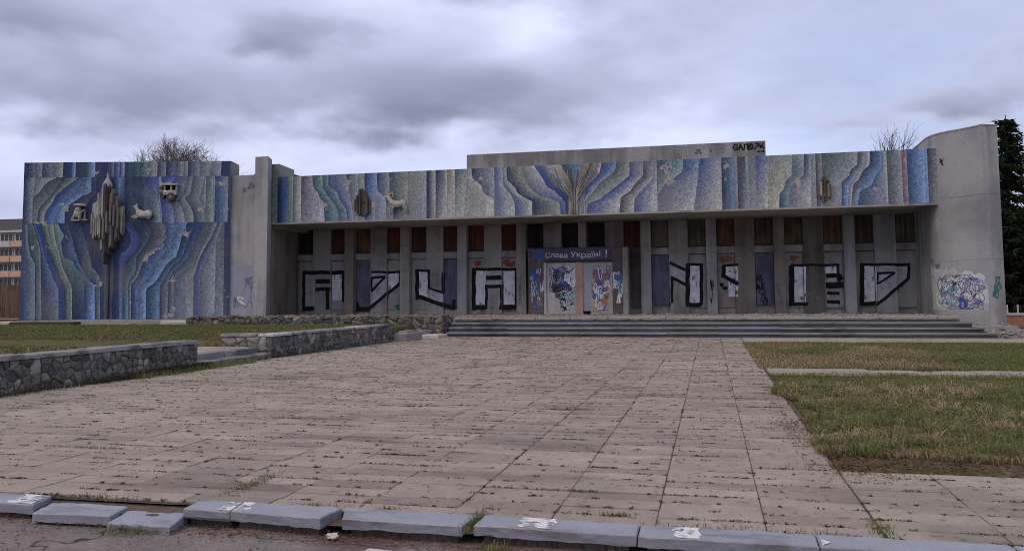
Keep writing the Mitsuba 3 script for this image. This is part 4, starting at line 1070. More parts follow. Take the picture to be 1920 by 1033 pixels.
edge_box = sbox(0.02, 0.95, UL - 0.02, 2.95)
us = np.linspace(0.03, UL - 0.02, 46)
ragged = 2.35 + 0.55 * meshkit.fbm(np.c_[us * 1.1, us * 0, us * 0 + 2], 3, 5) + 0.22 * (meshkit.noise(np.c_[us * 9, us * 0, us * 0], 8) - 0.5) - 0.55 * np.clip((us / UL - 0.62) / 0.38, 0, 1)
thin = Polygon([(0.03, 0.95), *zip(us, ragged), (UL - 0.02, 0.95)]).difference(unary_union([blob(trg, UL * trg.random(), trg.uniform(1.0, 2.6), trg.uniform(.03, .12), trg.uniform(.05, .22), 14, .6) for _ in range(16)]))
put(TW + '__whitewash', sheet(thin.intersection(edge_box), on_curve, 0.002, seg), 'whitewash_thin')
patch = unary_union([blob(trg, UL * trg.uniform(0.3, 0.95), trg.uniform(1.15, 2.35), UL * trg.uniform(.08, .2), trg.uniform(.18, .42), 24, 0.4) for _ in range(14)])
put(TW + '__whitewash', sheet(patch.intersection(thin.buffer(0.1)).intersection(edge_box), lambda u, z, d: on_curve(u, z, d + 0.002), 0.003, seg), 'whitewash')
def wtag(m, g, d=0.004):
    f = lambda u, z, dd: on_curve(u, z, dd + d)
    s = sheet(g.intersection(sbox(0.02, 0.9, UL - 0.02, 3.4)), f, 0.003, seg)
    if s is not None:
        put(TW + '__graffiti', s, m)
bl, bf = bubbles(trg, UL * 0.24, UL * 0.90, 1.05, 2.2, 18, 0.022, 0.24)
wtag('spray_white', bf.intersection(unary_union([blob(trg, UL * trg.uniform(.25, .9), trg.uniform(1.1, 2.2), .3, .2, 16, .4) for _ in range(7)])))
wtag('spray_violet', bl, 0.008)
wtag('spray_blue', scribble(trg, UL * 0.22, UL * 0.95, 1.0, 2.2, 8, 0.018), 0.009)
wtag('spray_cyan', bf.intersection(unary_union([blob(trg, UL * trg.uniform(.28, .6), trg.uniform(1.3, 2.0), .16, .12, 14, .5) for _ in range(6)])), 0.006)
wtag('spray_black', scribble(trg, UL * 0.3, UL * 0.8, 1.5, 2.3, 8, 0.016), 0.012)
wtag('spray_violet', scribble(trg, UL * 0.24, UL * 0.95, 1.0, 2.3, 8, 0.016), 0.010)
wtag('spray_blue', blob(trg, UL * 0.62, 1.22, 0.15, 0.22, 18, 0.3).difference(blob(trg, UL * 0.62, 1.16, 0.06, 0.13, 12, 0.3)), 0.016)
wtag('spray_cyan', scribble(trg, UL * 0.42, UL * 0.56, 1.0, 1.4, 5, 0.03), 0.014)
wtag('spray_violet', scribble(trg, UL * 0.02, UL * 0.30, 2.6, 3.0, 3, 0.04))
tagw = lambda u, z, d: np.c_[10.16 + (u) * (10.78 - 10.16), 34.85 + u * 0.23 - d - 0.004, z]
put(TW + '__graffiti', sheet(scribble(trg, 0.25, 0.8, 1.3, 2.2, 5, 0.05), tagw), 'spray_teal')
put(TW + '__graffiti', sheet(scribble(trg, UL * 0.38, UL * 0.46, 6.6, 6.95, 4, 0.03), on_curve, 0.004, seg), 'spray_black')
put(TW + '__bare_patch', sheet(blob(trg, UL * 0.24, 6.05, 0.16, 0.48, 20, 0.25), on_curve, 0.004, seg), 'lime')
# inner return of the recess beside it
put(H + '__return_wall', bx(8.90, 8.93, 37.5, 40.56, PLAT, SOF - 0.05), 'concrete')

# left end: pier with a wall running back, set-back wall and the free-standing mosaic wall
PR = put(H + '__pier', prism([(-20.66, 35.55), (-19.97, 35.50), (-20.31, 36.48), (-20.40, 36.64), (-21.1, 36.64)], -0.1, 8.25), 'concrete_pale', 25)
put(PR + '__rear', prism([(-21.1, 36.65), (-20.02, 36.65), (-20.25, 38.6), (-21.6, 38.6)], 7.27, 8.06), 'concrete_green')
put(H + '__end_mass', bx(-22.9, -20.37, 36.95, 40.59, 5.0, 7.25), 'concrete')
put(H + '__recess_side', prism([(-20.365, 36.65), (-20.95, 40.55), (-22.4, 40.55), (-22.2, 36.65), (-20.8, 36.65)], PLAT, SOF - 0.055), 'concrete_brown')
put(H + '__setback_wall', bx(-22.6, -20.665, 36.10, 36.6, 0.2, 7.50, 0.02), 'concrete_pale')
put(H + '__painted_dado', sheet(Polygon([(-22.2, 0.62), (-20.68, 0.62), (-20.68, 3.16), (-21.4, 3.2), (-22.2, 3.18)]), flat_wall(36.098)), 'plaster_blue')
put(H + '__graffiti_tag', sheet(scribble(prg, -21.6, -20.8, 6.6, 7.35, 4, 0.06), flat_wall(36.097)), 'spray_grey')
put(H + '__graffiti_tag', sheet(scribble(prg, -22.0, -20.8, 1.2, 2.6, 5, 0.035), flat_wall(36.092)), 'spray_violet')
put(H + '__graffiti_tag', sheet(scribble(prg, -21.8, -21.0, 1.3, 1.7, 2, 0.04), flat_wall(36.092)), 'spray_white')
put(H + '__rear_roof', prism([(-22.5, 38.6), (-20.6, 38.6), (-20.6, 45), (-22.5, 45)], 7.2, 7.95), 'roofing')
BR, DIR = np.array([-22.2, 36.0]), np.array([math.cos(YAW), -math.sin(YAW)])
NRM = np.array([DIR[1], -DIR[0]])                  # towards the square
BL = BR - 9.9 * DIR
def wing(u, z, d):
    u, d = np.asarray(u, float), np.asarray(d, float)
    return np.c_[BL[0] + DIR[0] * u + NRM[0] * d, BL[1] + DIR[1] * u + NRM[1] * d, z]
def wing_box(u0, u1, d0, d1, z0, z1, c=0.0):
    q = [tuple(wing([u], [0], [d])[0][:2]) for u, d in ((u0, d1), (u1, d1), (u1, d0), (u0, d0))]
    return quad_block(q, z0, z1, c if c else 0.004)
MW = put(H + '__mosaic_wall', join([wing_box(0, 9.9, -1.2, 0.0, 0.3, 8.20, 0.01)]), 'concrete')
for table, z0, z1, dd in ((ROW_LOW, 0.70, 5.262, 0.0), (ROW_MID, 5.268, 7.46, 0.004), (ROW_TOP, 7.466, 8.19, 0.008)):
    t2 = [([[min(max(q[0], 0.0), 9.9), q[1]] for q in c], k) for c, k in table]
    cool = dict(brl='gry', mau='slt', brn='mdk', mal='lbl', lgr='gry', bro='gre', brd='pud', gry='slt')
    t2 = [(c, ' '.join(cool.get(w, w) for w in k.split())) for c, k in t2]
    t2[0] = ([[0.0, 5.0]], t2[0][1])
    t2[-1] = ([[9.9, 5.0]], t2[-1][1])
    mosaic_bands(MW, t2, z0, z1, (lambda e: lambda u, z, d: wing(u, z, d + e))(dd), brg, wide=0.46, swing=42)
put(MW + '__plinth', wing_box(-0.05, 10.0, -0.2, 0.10, 0.2, 0.66, 0.02), 'concrete')
QTAB[0] = mi.UInt32(np.array(QUADS, np.uint32).ravel())
scene['mosaic'] = {'type': 'twosided', 'bsdf': {'type': 'principled', 'base_color': proc(mosaic), 'roughness': 0.42, 'specular': 0.45}}
# broken apron slabs lying along its foot
put(H + '__apron_slab', wing_box(0.1, 3.1, 0.35, 1.0, 0.40, 0.60, 0.03), 'roofing')
put(H + '__apron_slab', wing_box(3.3, 5.6, 0.2, 0.9, 0.40, 0.50, 0.03), 'rubble')
put(H + '__apron_slab', wing_box(7.0, 9.7, 0.4, 0.8, 0.45, 0.62, 0.04), 'lime')
put(H + '__apron_slab', wing_box(-0.4, 0.1, 0.2, 0.9, 0.40, 0.64, 0.04), 'lime')
for i in range(7):
    put(H + '__apron_slab', wing_box(-0.2 + 1.45 * i, 1.2 + 1.45 * i, 1.0, 2.0, 0.3, 0.47 + prg.uniform(-.01, .02), 0.02), 'rubble')

# platform and stairs
put(H + '__platform', bx(-22.6, 8.9, 34.55, 40.6, -0.1, PLAT - 0.004), 'rubble')
srg = np.random.default_rng(3)
STEP = [(33.20, 0.18), (33.52, 0.365), (33.84, 0.55)]
for r, (y, z) in enumerate(STEP):
    x = -10.55
    end = (9.95, 9.6, 9.3)[r]
    st = put(H + '__stair', bx(-10.55, end, y + 0.15, y + 0.6, -0.05, z - 0.065), 'step')
    while x < end - 0.1:
        w = min(srg.uniform(1.9, 2.6), end - x)
        if end - x - w < 0.6:
            w = end - x
        dz, dy = srg.uniform(-0.008, 0.006), srg.uniform(-0.012, 0.012)
        put(st + '__tread', quad_block([(x, y + dy), (x + w - 0.012, y + dy + srg.uniform(-.008, .008)), (x + w - 0.012, y + 0.40), (x, y + 0.46)], z - 0.06 + dz, z + dz, 0.010), 'step_blue' if srg.random() < 0.3 and x < 2 else 'step')
        x += w
x = -10.5
ed = put(H + '__platform_edge', bx(-10.6, 9.0, 34.30, 34.56, -0.05, PLAT - 0.115), 'rubble')
while x < 8.9:
    w = min(srg.uniform(1.2, 2.4), 8.95 - x)
    put(ed + '__slab', rough(quad_block([(x, 34.15 + srg.uniform(-.03, .04)), (x + w - 0.02, 34.15 + srg.uniform(-.03, .04)), (x + w - 0.02, 34.56), (x, 34.56)], PLAT - 0.11, PLAT + srg.uniform(-.015, .02), 0.03), 0.012, 0.12), 'rubble')
    x += w
# crumbled screed and brick rubble on the platform and at the right end of the stairs
for mname, n, x0, x1, y0, y1, z, s in (('rubble', 420, -10.4, 8.8, 34.3, 39.0, PLAT, 0.07), ('rubble_brick', 130, -11.0, -7.4, 34.3, 37.0, PLAT, 0.08), ('rubble_earth', 260, -21, -10.8, 33.5, 38.0, PLAT + 0.03, 0.08)):
    ms = [lump(srg, srg.uniform(0.4, 1.3, 3) * s * np.array([1, 1, .6])) for _ in range(n)]
    for m in ms:
        m.apply_translation([srg.uniform(x0, x1), y0 + (y1 - y0) * srg.random() ** 1.6, z + 0.01])
    stuff('rubble_heap' if mname != 'rubble_brick' else 'brick_rubble', join(ms), mname,
          {'rubble_earth': '', 'rubble': 'grey crumbs of broken concrete strewn over the hall platform', 'rubble_brick': 'reddish broken brick crumbs at the left end of the stairs'}[mname] if z == PLAT else 'earthy stone rubble on top of the terrace wall left of the stairs', 'rubble', 30)
ms = []
for _ in range(300):
    m = lump(srg, srg.uniform(0.02, 0.10, 3) * np.array([1.2, 1, 0.6]))
    t = srg.random()
    m.apply_translation([9.2 + 1.9 * srg.random() ** 0.8, 33.5 + 1.5 * t, 0.04 + 0.45 * (0.2 + 0.8 * t) * srg.random()])
    ms.append(m)
ms.append(prism([(9.1, 33.6), (11.1, 33.5), (11.2, 35.0), (9.3, 35.0)], -0.05, 0.10))
ms.append(prism([(9.3, 34.2), (10.9, 34.3), (11.0, 35.1), (9.3, 35.1)], 0.10, 0.38))
stuff('rubble_heap', join(ms), 'concrete', 'heap of broken concrete at the foot of the tall curved wall, right end of the stairs', 'rubble', 30)
# ------------------------------------------------------------------ reliefs fixed to the mosaics
def relief(key, label, parts, group=None):
    k = thing(key, label, 'sculpture', group)
    for part, m, b, sm in parts:
        put(k + '__' + part, m, b, sm)
    return k

def on_wing(m):
    v = np.array(m.vertices)
    m.vertices = wing(v[:, 0], v[:, 2], -v[:, 1] + 0.04)
    if m.volume < 0:
        m.invert()
    return m

def on_front(m):
    v = np.array(m.vertices)
    m.vertices = np.c_[v[:, 0], CY - 0.04 + v[:, 1], v[:, 2]]
    return m

def slat(u, z0, z1, w, d, tip=0.12):
    """An upright bar with pointed ends, standing d proud (local y is minus the depth)."""
    pts = [(u - w / 2, z0 + tip), (u, z0), (u + w / 2, z0 + tip), (u + w / 2, z1 - tip), (u + w * 0.1, z1), (u - w / 2, z1 - tip * 0.7)]
    m = trimesh.creation.extrude_polygon(Polygon(pts), d, engine='earcut')
    v = np.array(m.vertices)
    m.vertices = np.c_[v[:, 0], -v[:, 2], v[:, 1]]
    m.invert() if m.volume < 0 else None
    return m

def ell(u, z, d, ru, rz, rd, n=3):
    m = trimesh.creation.icosphere(n, 1.0)
    m.apply_scale([ru, rd, rz])
    q = np.array(m.vertices)
    m.vertices = q * (0.80 + 0.55 * meshkit.fbm((q + [u, d, z]) * 8.0, 3, 7))[:, None]
    m.apply_translation([u, -d, z])
    return m

def limb(pts, r):
    n = 1 + 4 * (len(pts) - 1)
    t = np.linspace(0, len(pts) - 1, n)
    p = np.array([(a, -c, b) for a, b, c in pts], float)
    p = np.stack([np.interp(t, np.arange(len(p)), p[:, k]) for k in range(3)], -1)
    r = np.interp(t, np.arange(len(pts)), np.broadcast_to(r, (len(pts),)))
    r = r * (0.8 + 0.5 * meshkit.noise(p * 17.0))
    return tube(p + 0.015 * (meshkit.fbm(p[:, :1] * [[6, 7, 8]] + p[:, 2:] * 5, 2)[:, None] - 0.5), r, 7)

rr = np.random.default_rng(41)
parts = []
n = 21
for i in range(n):
    t = (i + 0.5) / n
    u = 3.42 + 1.46 * t
    hump = 1 - abs(2 * t - 1) ** 1.5
    z1 = 5.95 + 1.0 * hump + rr.uniform(-0.16, 0.2)
    z0 = 4.72 - 1.45 * max(0.0, 1 - abs(2 * t - 1.06)) ** 1.7 * (0.75 + 0.25 * rr.random()) + rr.uniform(-0.22, 0.16)
    b = 'relief_dark' if (0.48 < t < 0.62 or (t > 0.62 and i % 3 == 0)) else ('relief_stone' if rr.random() < 0.75 else 'relief_green')
    parts.append(('bar', on_wing(slat(u, z0, z1, 1.46 / n * 1.02, 0.16 + 0.34 * hump * rr.uniform(0.6, 1.1))), b, False))
    if i % 2 == 0:
        zc = rr.uniform(4.9, 5.7)
        parts.append(('bar', on_wing(slat(u + rr.uniform(-.03, .03), zc - 0.5, zc + 0.55, 0.07, 0.30 + 0.36 * hump)), 'relief_stone', False))
fin_prof = np.array([[0.001, 6.70], [0.10, 6.76], [0.21, 6.92], [0.235, 7.05], [0.17, 7.20], [0.10, 7.30], [0.06, 7.42], [0.02, 7.62], [0.001, 7.66]])
m = trimesh.creation.revolve(fin_prof, sections=20)
m.apply_scale([1, 0.8, 1])
m.apply_translation([4.13, -0.22, 0])
parts.append(('finial', on_wing(m), 'relief_green', 30))
parts.append(('stalk', on_wing(slat(4.16, 0.72, 3.6, 0.10, 0.06)), 'relief_dark', False))
relief('relief_sculpture', 'tall cluster of upright stone bars under a drop-shaped finial, on the left mosaic wall', parts)

# seated figure under a wide flat hat
parts = [('hat', on_wing(ell(2.78, 6.10, 0.16, 0.30, 0.07, 0.16)), 'relief_metal', True),
         ('body', on_wing(join([ell(2.74, 5.93, 0.16, 0.12, 0.13, 0.12), ell(2.70, 5.72, 0.14, 0.17, 0.19, 0.12), limb([(2.60, 5.66, .14), (2.50, 5.55, .16), (2.46, 5.44, .12)], 0.055),
                           limb([(2.80, 5.66, .14), (2.92, 5.78, .2), (3.02, 5.88, .14)], 0.045), limb([(2.72, 5.60, .14), (2.86, 5.52, .2), (2.80, 5.42, .14)], 0.06)])), 'relief_metal', True),
         ('base', on_wing(join([bx(2.42, 2.80, -0.22, 0, 5.36, 5.42), bx(2.99, 3.03, -0.12, 0, 5.44, 5.86), bx(2.9, 3.16, -0.16, 0, 5.38, 5.43)])), 'relief_metal', False)]
relief('relief_sculpture', 'small pale relief of a seated figure in a wide hat, left of the stone bars', parts)

# reclining animal
parts = [('body', on_wing(join([ell(5.86, 5.62, 0.18, 0.30, 0.16, 0.16), ell(6.06, 5.66, 0.17, 0.19, 0.18, 0.15), ell(5.66, 5.70, 0.18, 0.15, 0.15, 0.13)])), 'relief_metal', True),
         ('head', on_wing(join([limb([(5.62, 5.74, .18), (5.52, 5.92, .2), (5.46, 6.02, .2)], [0.10, 0.07, 0.06]), ell(5.47, 6.00, 0.2, 0.10, 0.06, 0.06), ell(5.52, 6.09, 0.2, 0.03, 0.07, 0.03)])), 'relief_metal', True),
         ('leg', on_wing(limb([(5.62, 5.60, .18), (5.46, 5.58, .2), (5.30, 5.50, .14)], 0.045)), 'relief_metal', True),
         ('leg', on_wing(limb([(5.72, 5.56, .2), (5.52, 5.48, .24), (5.40, 5.46, .16)], 0.04)), 'relief_metal', True),
         ('leg', on_wing(limb([(6.02, 5.56, .18), (6.20, 5.50, .2), (6.04, 5.45, .2)], 0.05)), 'relief_metal', True)]
relief('relief_sculpture', 'pale relief of a lying animal with its head raised, right of the stone bars', parts)

# tractor-like vehicle: bonnet to the left, cab under a flat roof, wheels below
def disc(u, z, d0, d1, r, seg=20):
    w = trimesh.creation.cylinder(r, d1 - d0, sections=seg)
    w.apply_transform(trimesh.transformations.rotation_matrix(math.pi / 2, [1, 0, 0]))
    w.apply_translation([u, -(d0 + d1) / 2, z])
    return w
parts = [('roof_plate', on_wing(rough(bx(6.62, 7.46, -0.26, 0.0, 7.03, 7.09, 0.01), 0.012, 0.08)), 'relief_metal', 40),
         ('cab', on_wing(join([bx(6.80, 6.84, -0.2, 0, 6.78, 7.03), bx(7.10, 7.16, -0.2, 0, 6.78, 7.03), bx(7.36, 7.40, -0.2, 0, 6.70, 7.03), rough(bx(6.78, 7.40, -0.22, 0, 6.56, 6.78, 0.02), 0.012, 0.08)])), 'relief_metal', 40),
         ('bonnet', on_wing(rough(join([bx(6.52, 6.79, -0.18, 0, 6.64, 6.80, 0.02), bx(6.54, 6.70, -0.14, 0, 6.86, 6.90), bx(6.50, 6.62, -0.12, 0, 6.94, 6.97)]), 0.01, 0.08)), 'relief_stone', 40),
         ('window', on_wing(bx(6.84, 7.10, -0.06, 0, 6.78, 7.03)), 'dark_void', False),
         ('window', on_wing(bx(7.16, 7.36, -0.06, 0, 6.78, 7.03)), 'dark_void', False),
         ('lamp', on_wing(ell(6.88, 6.70, 0.22, 0.06, 0.06, 0.04)), 'pale_paint', True),
         ('exhaust', on_wing(bx(7.02, 7.06, -0.12, -0.06, 7.09, 7.24)), 'relief_metal', False),
         ('wheel', on_wing(disc(7.14, 6.46, 0.04, 0.24, 0.20)), 'relief_dark', 40),
         ('hub', on_wing(disc(7.14, 6.46, 0.10, 0.27, 0.09)), 'relief_stone', 40),
         ('wheel', on_wing(disc(6.72, 6.52, 0.04, 0.20, 0.11)), 'relief_dark', 40),
         ('drawbar', on_wing(limb([(7.20, 6.32, .12), (7.02, 6.26, .14), (6.86, 6.34, .1)], 0.035)), 'relief_stone', True)]
relief('relief_sculpture', 'pale relief of a small flat-roofed tractor, high on the left mosaic wall', parts)

# leaping horned animal on the frieze
hx, hz = -13.95, 5.88
parts = [('body', on_front(join([ell(hx + 0.10, hz, 0.12, 0.33, 0.15, 0.10), ell(hx + 0.32, hz + 0.03, 0.12, 0.16, 0.16, 0.10), ell(hx - 0.14, hz + 0.05, 0.12, 0.15, 0.15, 0.10)])), 'relief_metal', True),
         ('head', on_front(join([limb([(hx - 0.18, hz + 0.06, .12), (hx - 0.34, hz + 0.28, .14), (hx - 0.37, hz + 0.40, .14)], [0.11, 0.075, 0.06]), ell(hx - 0.45, hz + 0.36, .14, 0.10, 0.06, 0.05)])), 'relief_metal', True),
         ('horn', on_front(limb([(hx - 0.37, hz + 0.42, .14), (hx - 0.46, hz + 0.54, .14), (hx - 0.50, hz + 0.60, .12)], [0.03, 0.02, 0.01])), 'relief_metal', True),
         ('horn', on_front(limb([(hx - 0.34, hz + 0.42, .14), (hx - 0.16, hz + 0.56, .14), (hx - 0.12, hz + 0.42, .12), (hx - 0.15, hz + 0.32, .12)], 0.025)), 'relief_metal', True)]
for pts in ([(hx - 0.16, hz - 0.06, .12), (hx - 0.30, hz - 0.20, .13), (hx - 0.30, hz - 0.42, .1)], [(hx - 0.08, hz - 0.08, .14), (hx - 0.18, hz - 0.26, .15), (hx - 0.16, hz - 0.40, .1)],
            [(hx + 0.30, hz - 0.06, .12), (hx + 0.44, hz - 0.20, .12), (hx + 0.38, hz - 0.40, .1)], [(hx + 0.36, hz - 0.02, .14), (hx + 0.52, hz - 0.16, .14), (hx + 0.50, hz - 0.40, .1)]):
    parts.append(('leg', on_front(limb(pts, [0.07, 0.045, 0.03])), 'relief_metal', True))
relief('relief_sculpture', 'pale relief of a horned leaping animal on the left part of the long frieze', parts)

def spire(x, z0, z1, wd, nb, seed, label, mats):
    r = np.random.default_rng(seed)
    parts = []
    for i in range(nb):
        t = (i + 0.5) / nb
        h = 1 - abs(2 * t - 1) ** 1.4
        parts.append(('bar', on_front(slat(x + wd * (t - 0.5) + r.uniform(-.02, .02), z0 + r.uniform(0, 0.35) * (1 - h) + r.uniform(0, .12), z0 + (z1 - z0) * (0.55 + 0.45 * h * r.uniform(0.75, 1.0)), wd / nb * 0.85, 0.05 + 0.12 * r.random(), 0.07)), mats[int(r.integers(len(mats)))], False))
        if i % 2:
            zc = r.uniform(z0 + 0.3, z0 + 0.8 * (z1 - z0))
            parts.append(('knot', on_front(ell(x + wd * (t - 0.5), zc, 0.1, 0.05, 0.09, 0.07, 1)), mats[0], True))
    relief('relief_sculpture', label, parts)
spire(-15.62, 5.30, 6.75, 0.80, 9, 61, 'dark spiky cluster of bars on the frieze, left of the leaping animal', ['relief_dark', 'relief_stone', 'relief_dark'])
spire(4.68, 5.30, 6.55, 0.50, 7, 62, 'dark spiky cluster of bars on the right part of the long frieze', ['relief_dark', 'relief_dark', 'relief_stone'])

# tree relief in the middle of the frieze
parts = [('trunk', on_front(join([limb([(-5.68 + dx, 5.22, .05), (-5.66 + dx * 0.7, 5.8, .07), (-5.68 + dx * 1.1, 6.35, .07)], 0.038) for dx in (-0.12, 0.0, 0.12)])), 'relief_stone', True)]
for sgn in (-1, 1):
    for k, (sp, top) in enumerate(((0.32, 7.36), (0.58, 7.30), (0.86, 7.28), (0.16, 7.20), (0.45, 7.0), (1.02, 7.05))):
        parts.append(('branch', on_front(limb([(-5.67 + sgn * 0.10, 6.2 - 0.08 * k, .07), (-5.67 + sgn * sp * 0.55, 6.50, .07), (-5.67 + sgn * sp * 0.85, 6.82, .06), (-5.67 + sgn * sp, top, .04)], [0.030, 0.024, 0.019, 0.012])), 'relief_dark' if k == 3 else 'relief_stone', True))
relief('relief_sculpture', 'branching tree relief in the middle of the frieze above the entrance', parts)

# ------------------------------------------------------------------ low walls of field stone beside the square
def coping_row(owner, p0, p1, z0, z1, inward, w, n, rg, m='coping'):
    p0, p1, inward = np.array(p0, float), np.array(p1, float), np.array(inward, float)
    for i in range(n):
        a, b = p0 + (p1 - p0) * (i / n), p0 + (p1 - p0) * ((i + 1) / n - 0.004)
        j = rg.uniform(-.012, .012, 2)
        q = [a + inward * (-0.05 + j[0]), b + inward * (-0.05 + j[1]), b + inward * (w + j[1]), a + inward * (w + j[0])]
        if np.cross(q[1] - q[0], q[2] - q[1]) < 0:
            q = q[::-1]
        put(owner + '__coping', rough(quad_block(q, z0, z1 + rg.uniform(-.008, .008), 0.012, rg.uniform(-.01, .01, 2)), 0.008, 0.09), m if not isinstance(m, list) else m[i % len(m)])

wrg = np.random.default_rng(15)
lw = thing('low_stone_wall', 'low fieldstone wall with a worn concrete coping, at the left edge nearest the road', 'wall')
A0, A1 = np.array([-11.86, 8.6]), np.array([-11.60, 17.55])
ln = np.linalg.norm(A1 - A0)
ta = (A1 - A0) / ln
na = np.array([ta[1], -ta[0]])
put(lw + '__core', prism([tuple(A0 - na * 0.03), tuple(A1 - na * 0.03), tuple(A1 - na * 0.42), tuple(A0 - na * 0.42)], -0.1, 0.575), 'mortar')
lay_stones(wrg, lw, ln, 0.60, 0.185, lambda u, z, d: np.c_[A0[0] + ta[0] * u + na[0] * (d - 0.03), A0[1] + ta[1] * u + na[1] * (d - 0.03), z - 0.02])
lay_stones(wrg, lw, 0.40, 0.60, 0.20, lambda u, z, d: np.c_[A1[0] - na[0] * (0.03 + u) + ta[0] * d, A1[1] - na[1] * (0.03 + u) + ta[1] * d, z - 0.02])
coping_row(lw, A0, A1, 0.58, 0.66, -na, 0.44, 9, wrg)

lw2 = thing('low_stone_wall', 'low fieldstone wall with an L-shaped corner and pale coping, between the garden steps and the terrace', 'wall')
B0, B1, B2 = np.array([-13.1, 20.9]), np.array([-11.62, 20.95]), np.array([-11.35, 29.3])
put(lw2 + '__core', join([prism([(-13.1, 20.93), (-11.65, 20.98), (-11.65, 21.3), (-13.1, 21.3)], -0.1, 0.575), prism([(-11.65, 20.98), (-11.38, 29.3), (-11.75, 29.3), (-12.02, 20.98)], -0.1, 0.573)]), 'mortar')
l1, l2 = np.linalg.norm(B1 - B0), np.linalg.norm(B2 - B1)
t1, t2 = (B1 - B0) / l1, (B2 - B1) / l2
n1, n2 = np.array([t1[1], -t1[0]]), np.array([t2[1], -t2[0]])
lay_stones(wrg, lw2, l1, 0.60, 0.21, lambda u, z, d: np.c_[B0[0] + t1[0] * u + n1[0] * (d - 0.03), B0[1] + t1[1] * u + n1[1] * (d - 0.03), z - 0.02], pale=0.3)
lay_stones(wrg, lw2, l2, 0.60, 0.21, lambda u, z, d: np.c_[B1[0] + t2[0] * u + n2[0] * (d - 0.03), B1[1] + t2[1] * u + n2[1] * (d - 0.03), z - 0.02])
coping_row(lw2, B1 + np.array([-0.45, 0]), B0, 0.58, 0.65, np.array([0, 1.0]), 0.40, 2, wrg)
coping_row(lw2, B1, B2, 0.58, 0.65, -n2, 0.42, 8, wrg, ['lime', 'coping', 'coping', 'coping', 'coping', 'lime', 'coping', 'coping'])

tw = thing('terrace_wall', 'rough retaining wall of earthy fieldstone under the left bays of the hall', 'wall')
put(tw + '__core', bx(-22.6, -10.75, 33.25, 34.6, -0.1, PLAT - 0.01), 'mortar')
yy = np.linspace(0, 11.9, 40)
crest = Polygon([(0, 0)] + [(11.9, 0)] + [(u, 0.90 + 0.05 * math.sin(u * 3.1) - 0.06 * math.sin(u * 7.7)) for u in yy[::-1]])
lay_stones(wrg, tw, 11.9, 0.98, 0.285, lambda u, z, d: np.c_[-22.6 + u, 33.25 - d, z - 0.06], (0.03, 0.10), inside=crest, pale=0.06)
lay_stones(wrg, tw, 1.3, 0.92, 0.26, lambda u, z, d: np.c_[-10.75 + d, 33.25 + u, z - 0.04], (0.03, 0.08))
top = [lump(wrg, wrg.uniform(0.05, 0.18, 3) * np.array([1.2, 1, 0.5])) for _ in range(330)]
for m in top:
    m.apply_translation([wrg.uniform(-22.5, -10.9), 33.3 + 1.1 * wrg.random() ** 1.5, PLAT + wrg.uniform(-.02, .07)])
k = put(tw + '__crest_stones', join(top), 'rubble_earth', 30)
labels[k] = {'kind': 'stuff'}

gs = thing('garden_steps', 'two long worn concrete steps in the gap between the low stone walls', 'steps')
for i in range(2):
    put(gs + '__step', quad_block([(-12.02, 17.58 + 1.66 * i), (-11.58 - 0.02 * i, 17.58 + 1.66 * i), (-11.57, 19.21 + 1.66 * i), (-12.02, 19.21 + 1.66 * i)], -0.05, 0.14, 0.015, (0, 0.004)), 'coping')
    put(gs + '__step', quad_block([(-12.45, 17.58 + 1.66 * i), (-11.93 + 0.03 * i, 17.58 + 1.66 * i), (-11.95, 19.21 + 1.66 * i), (-12.45, 19.21 + 1.66 * i)], 0.10, 0.295, 0.015, (0, 0.003)), 'step' if i == 0 else 'coping')
gs2 = thing('garden_steps', 'small crooked concrete steps beside the terrace wall at the left end of the stairs', 'steps')
put(gs2 + '__step', quad_block([(-11.35, 29.4), (-10.9, 29.45), (-10.88, 31.2), (-11.4, 31.1)], -0.05, 0.30, 0.02, (0, .01)), 'rubble')
put(gs2 + '__step', quad_block([(-11.4, 30.0), (-11.0, 30.05), (-11.0, 31.1), (-11.4, 31.05)], 0.30, 0.36, 0.02), 'coping')
put(gs2 + '__step', quad_block([(-11.2, 31.6), (-10.4, 31.7), (-10.4, 32.9), (-11.3, 32.8)], -0.05, 0.13, 0.02), 'lime')
put(gs2 + '__step', quad_block([(-11.9, 31.3), (-11.2, 31.35), (-11.2, 32.9), (-11.9, 32.9)], -0.05, 0.28, 0.02, (.02, 0)), 'rubble')

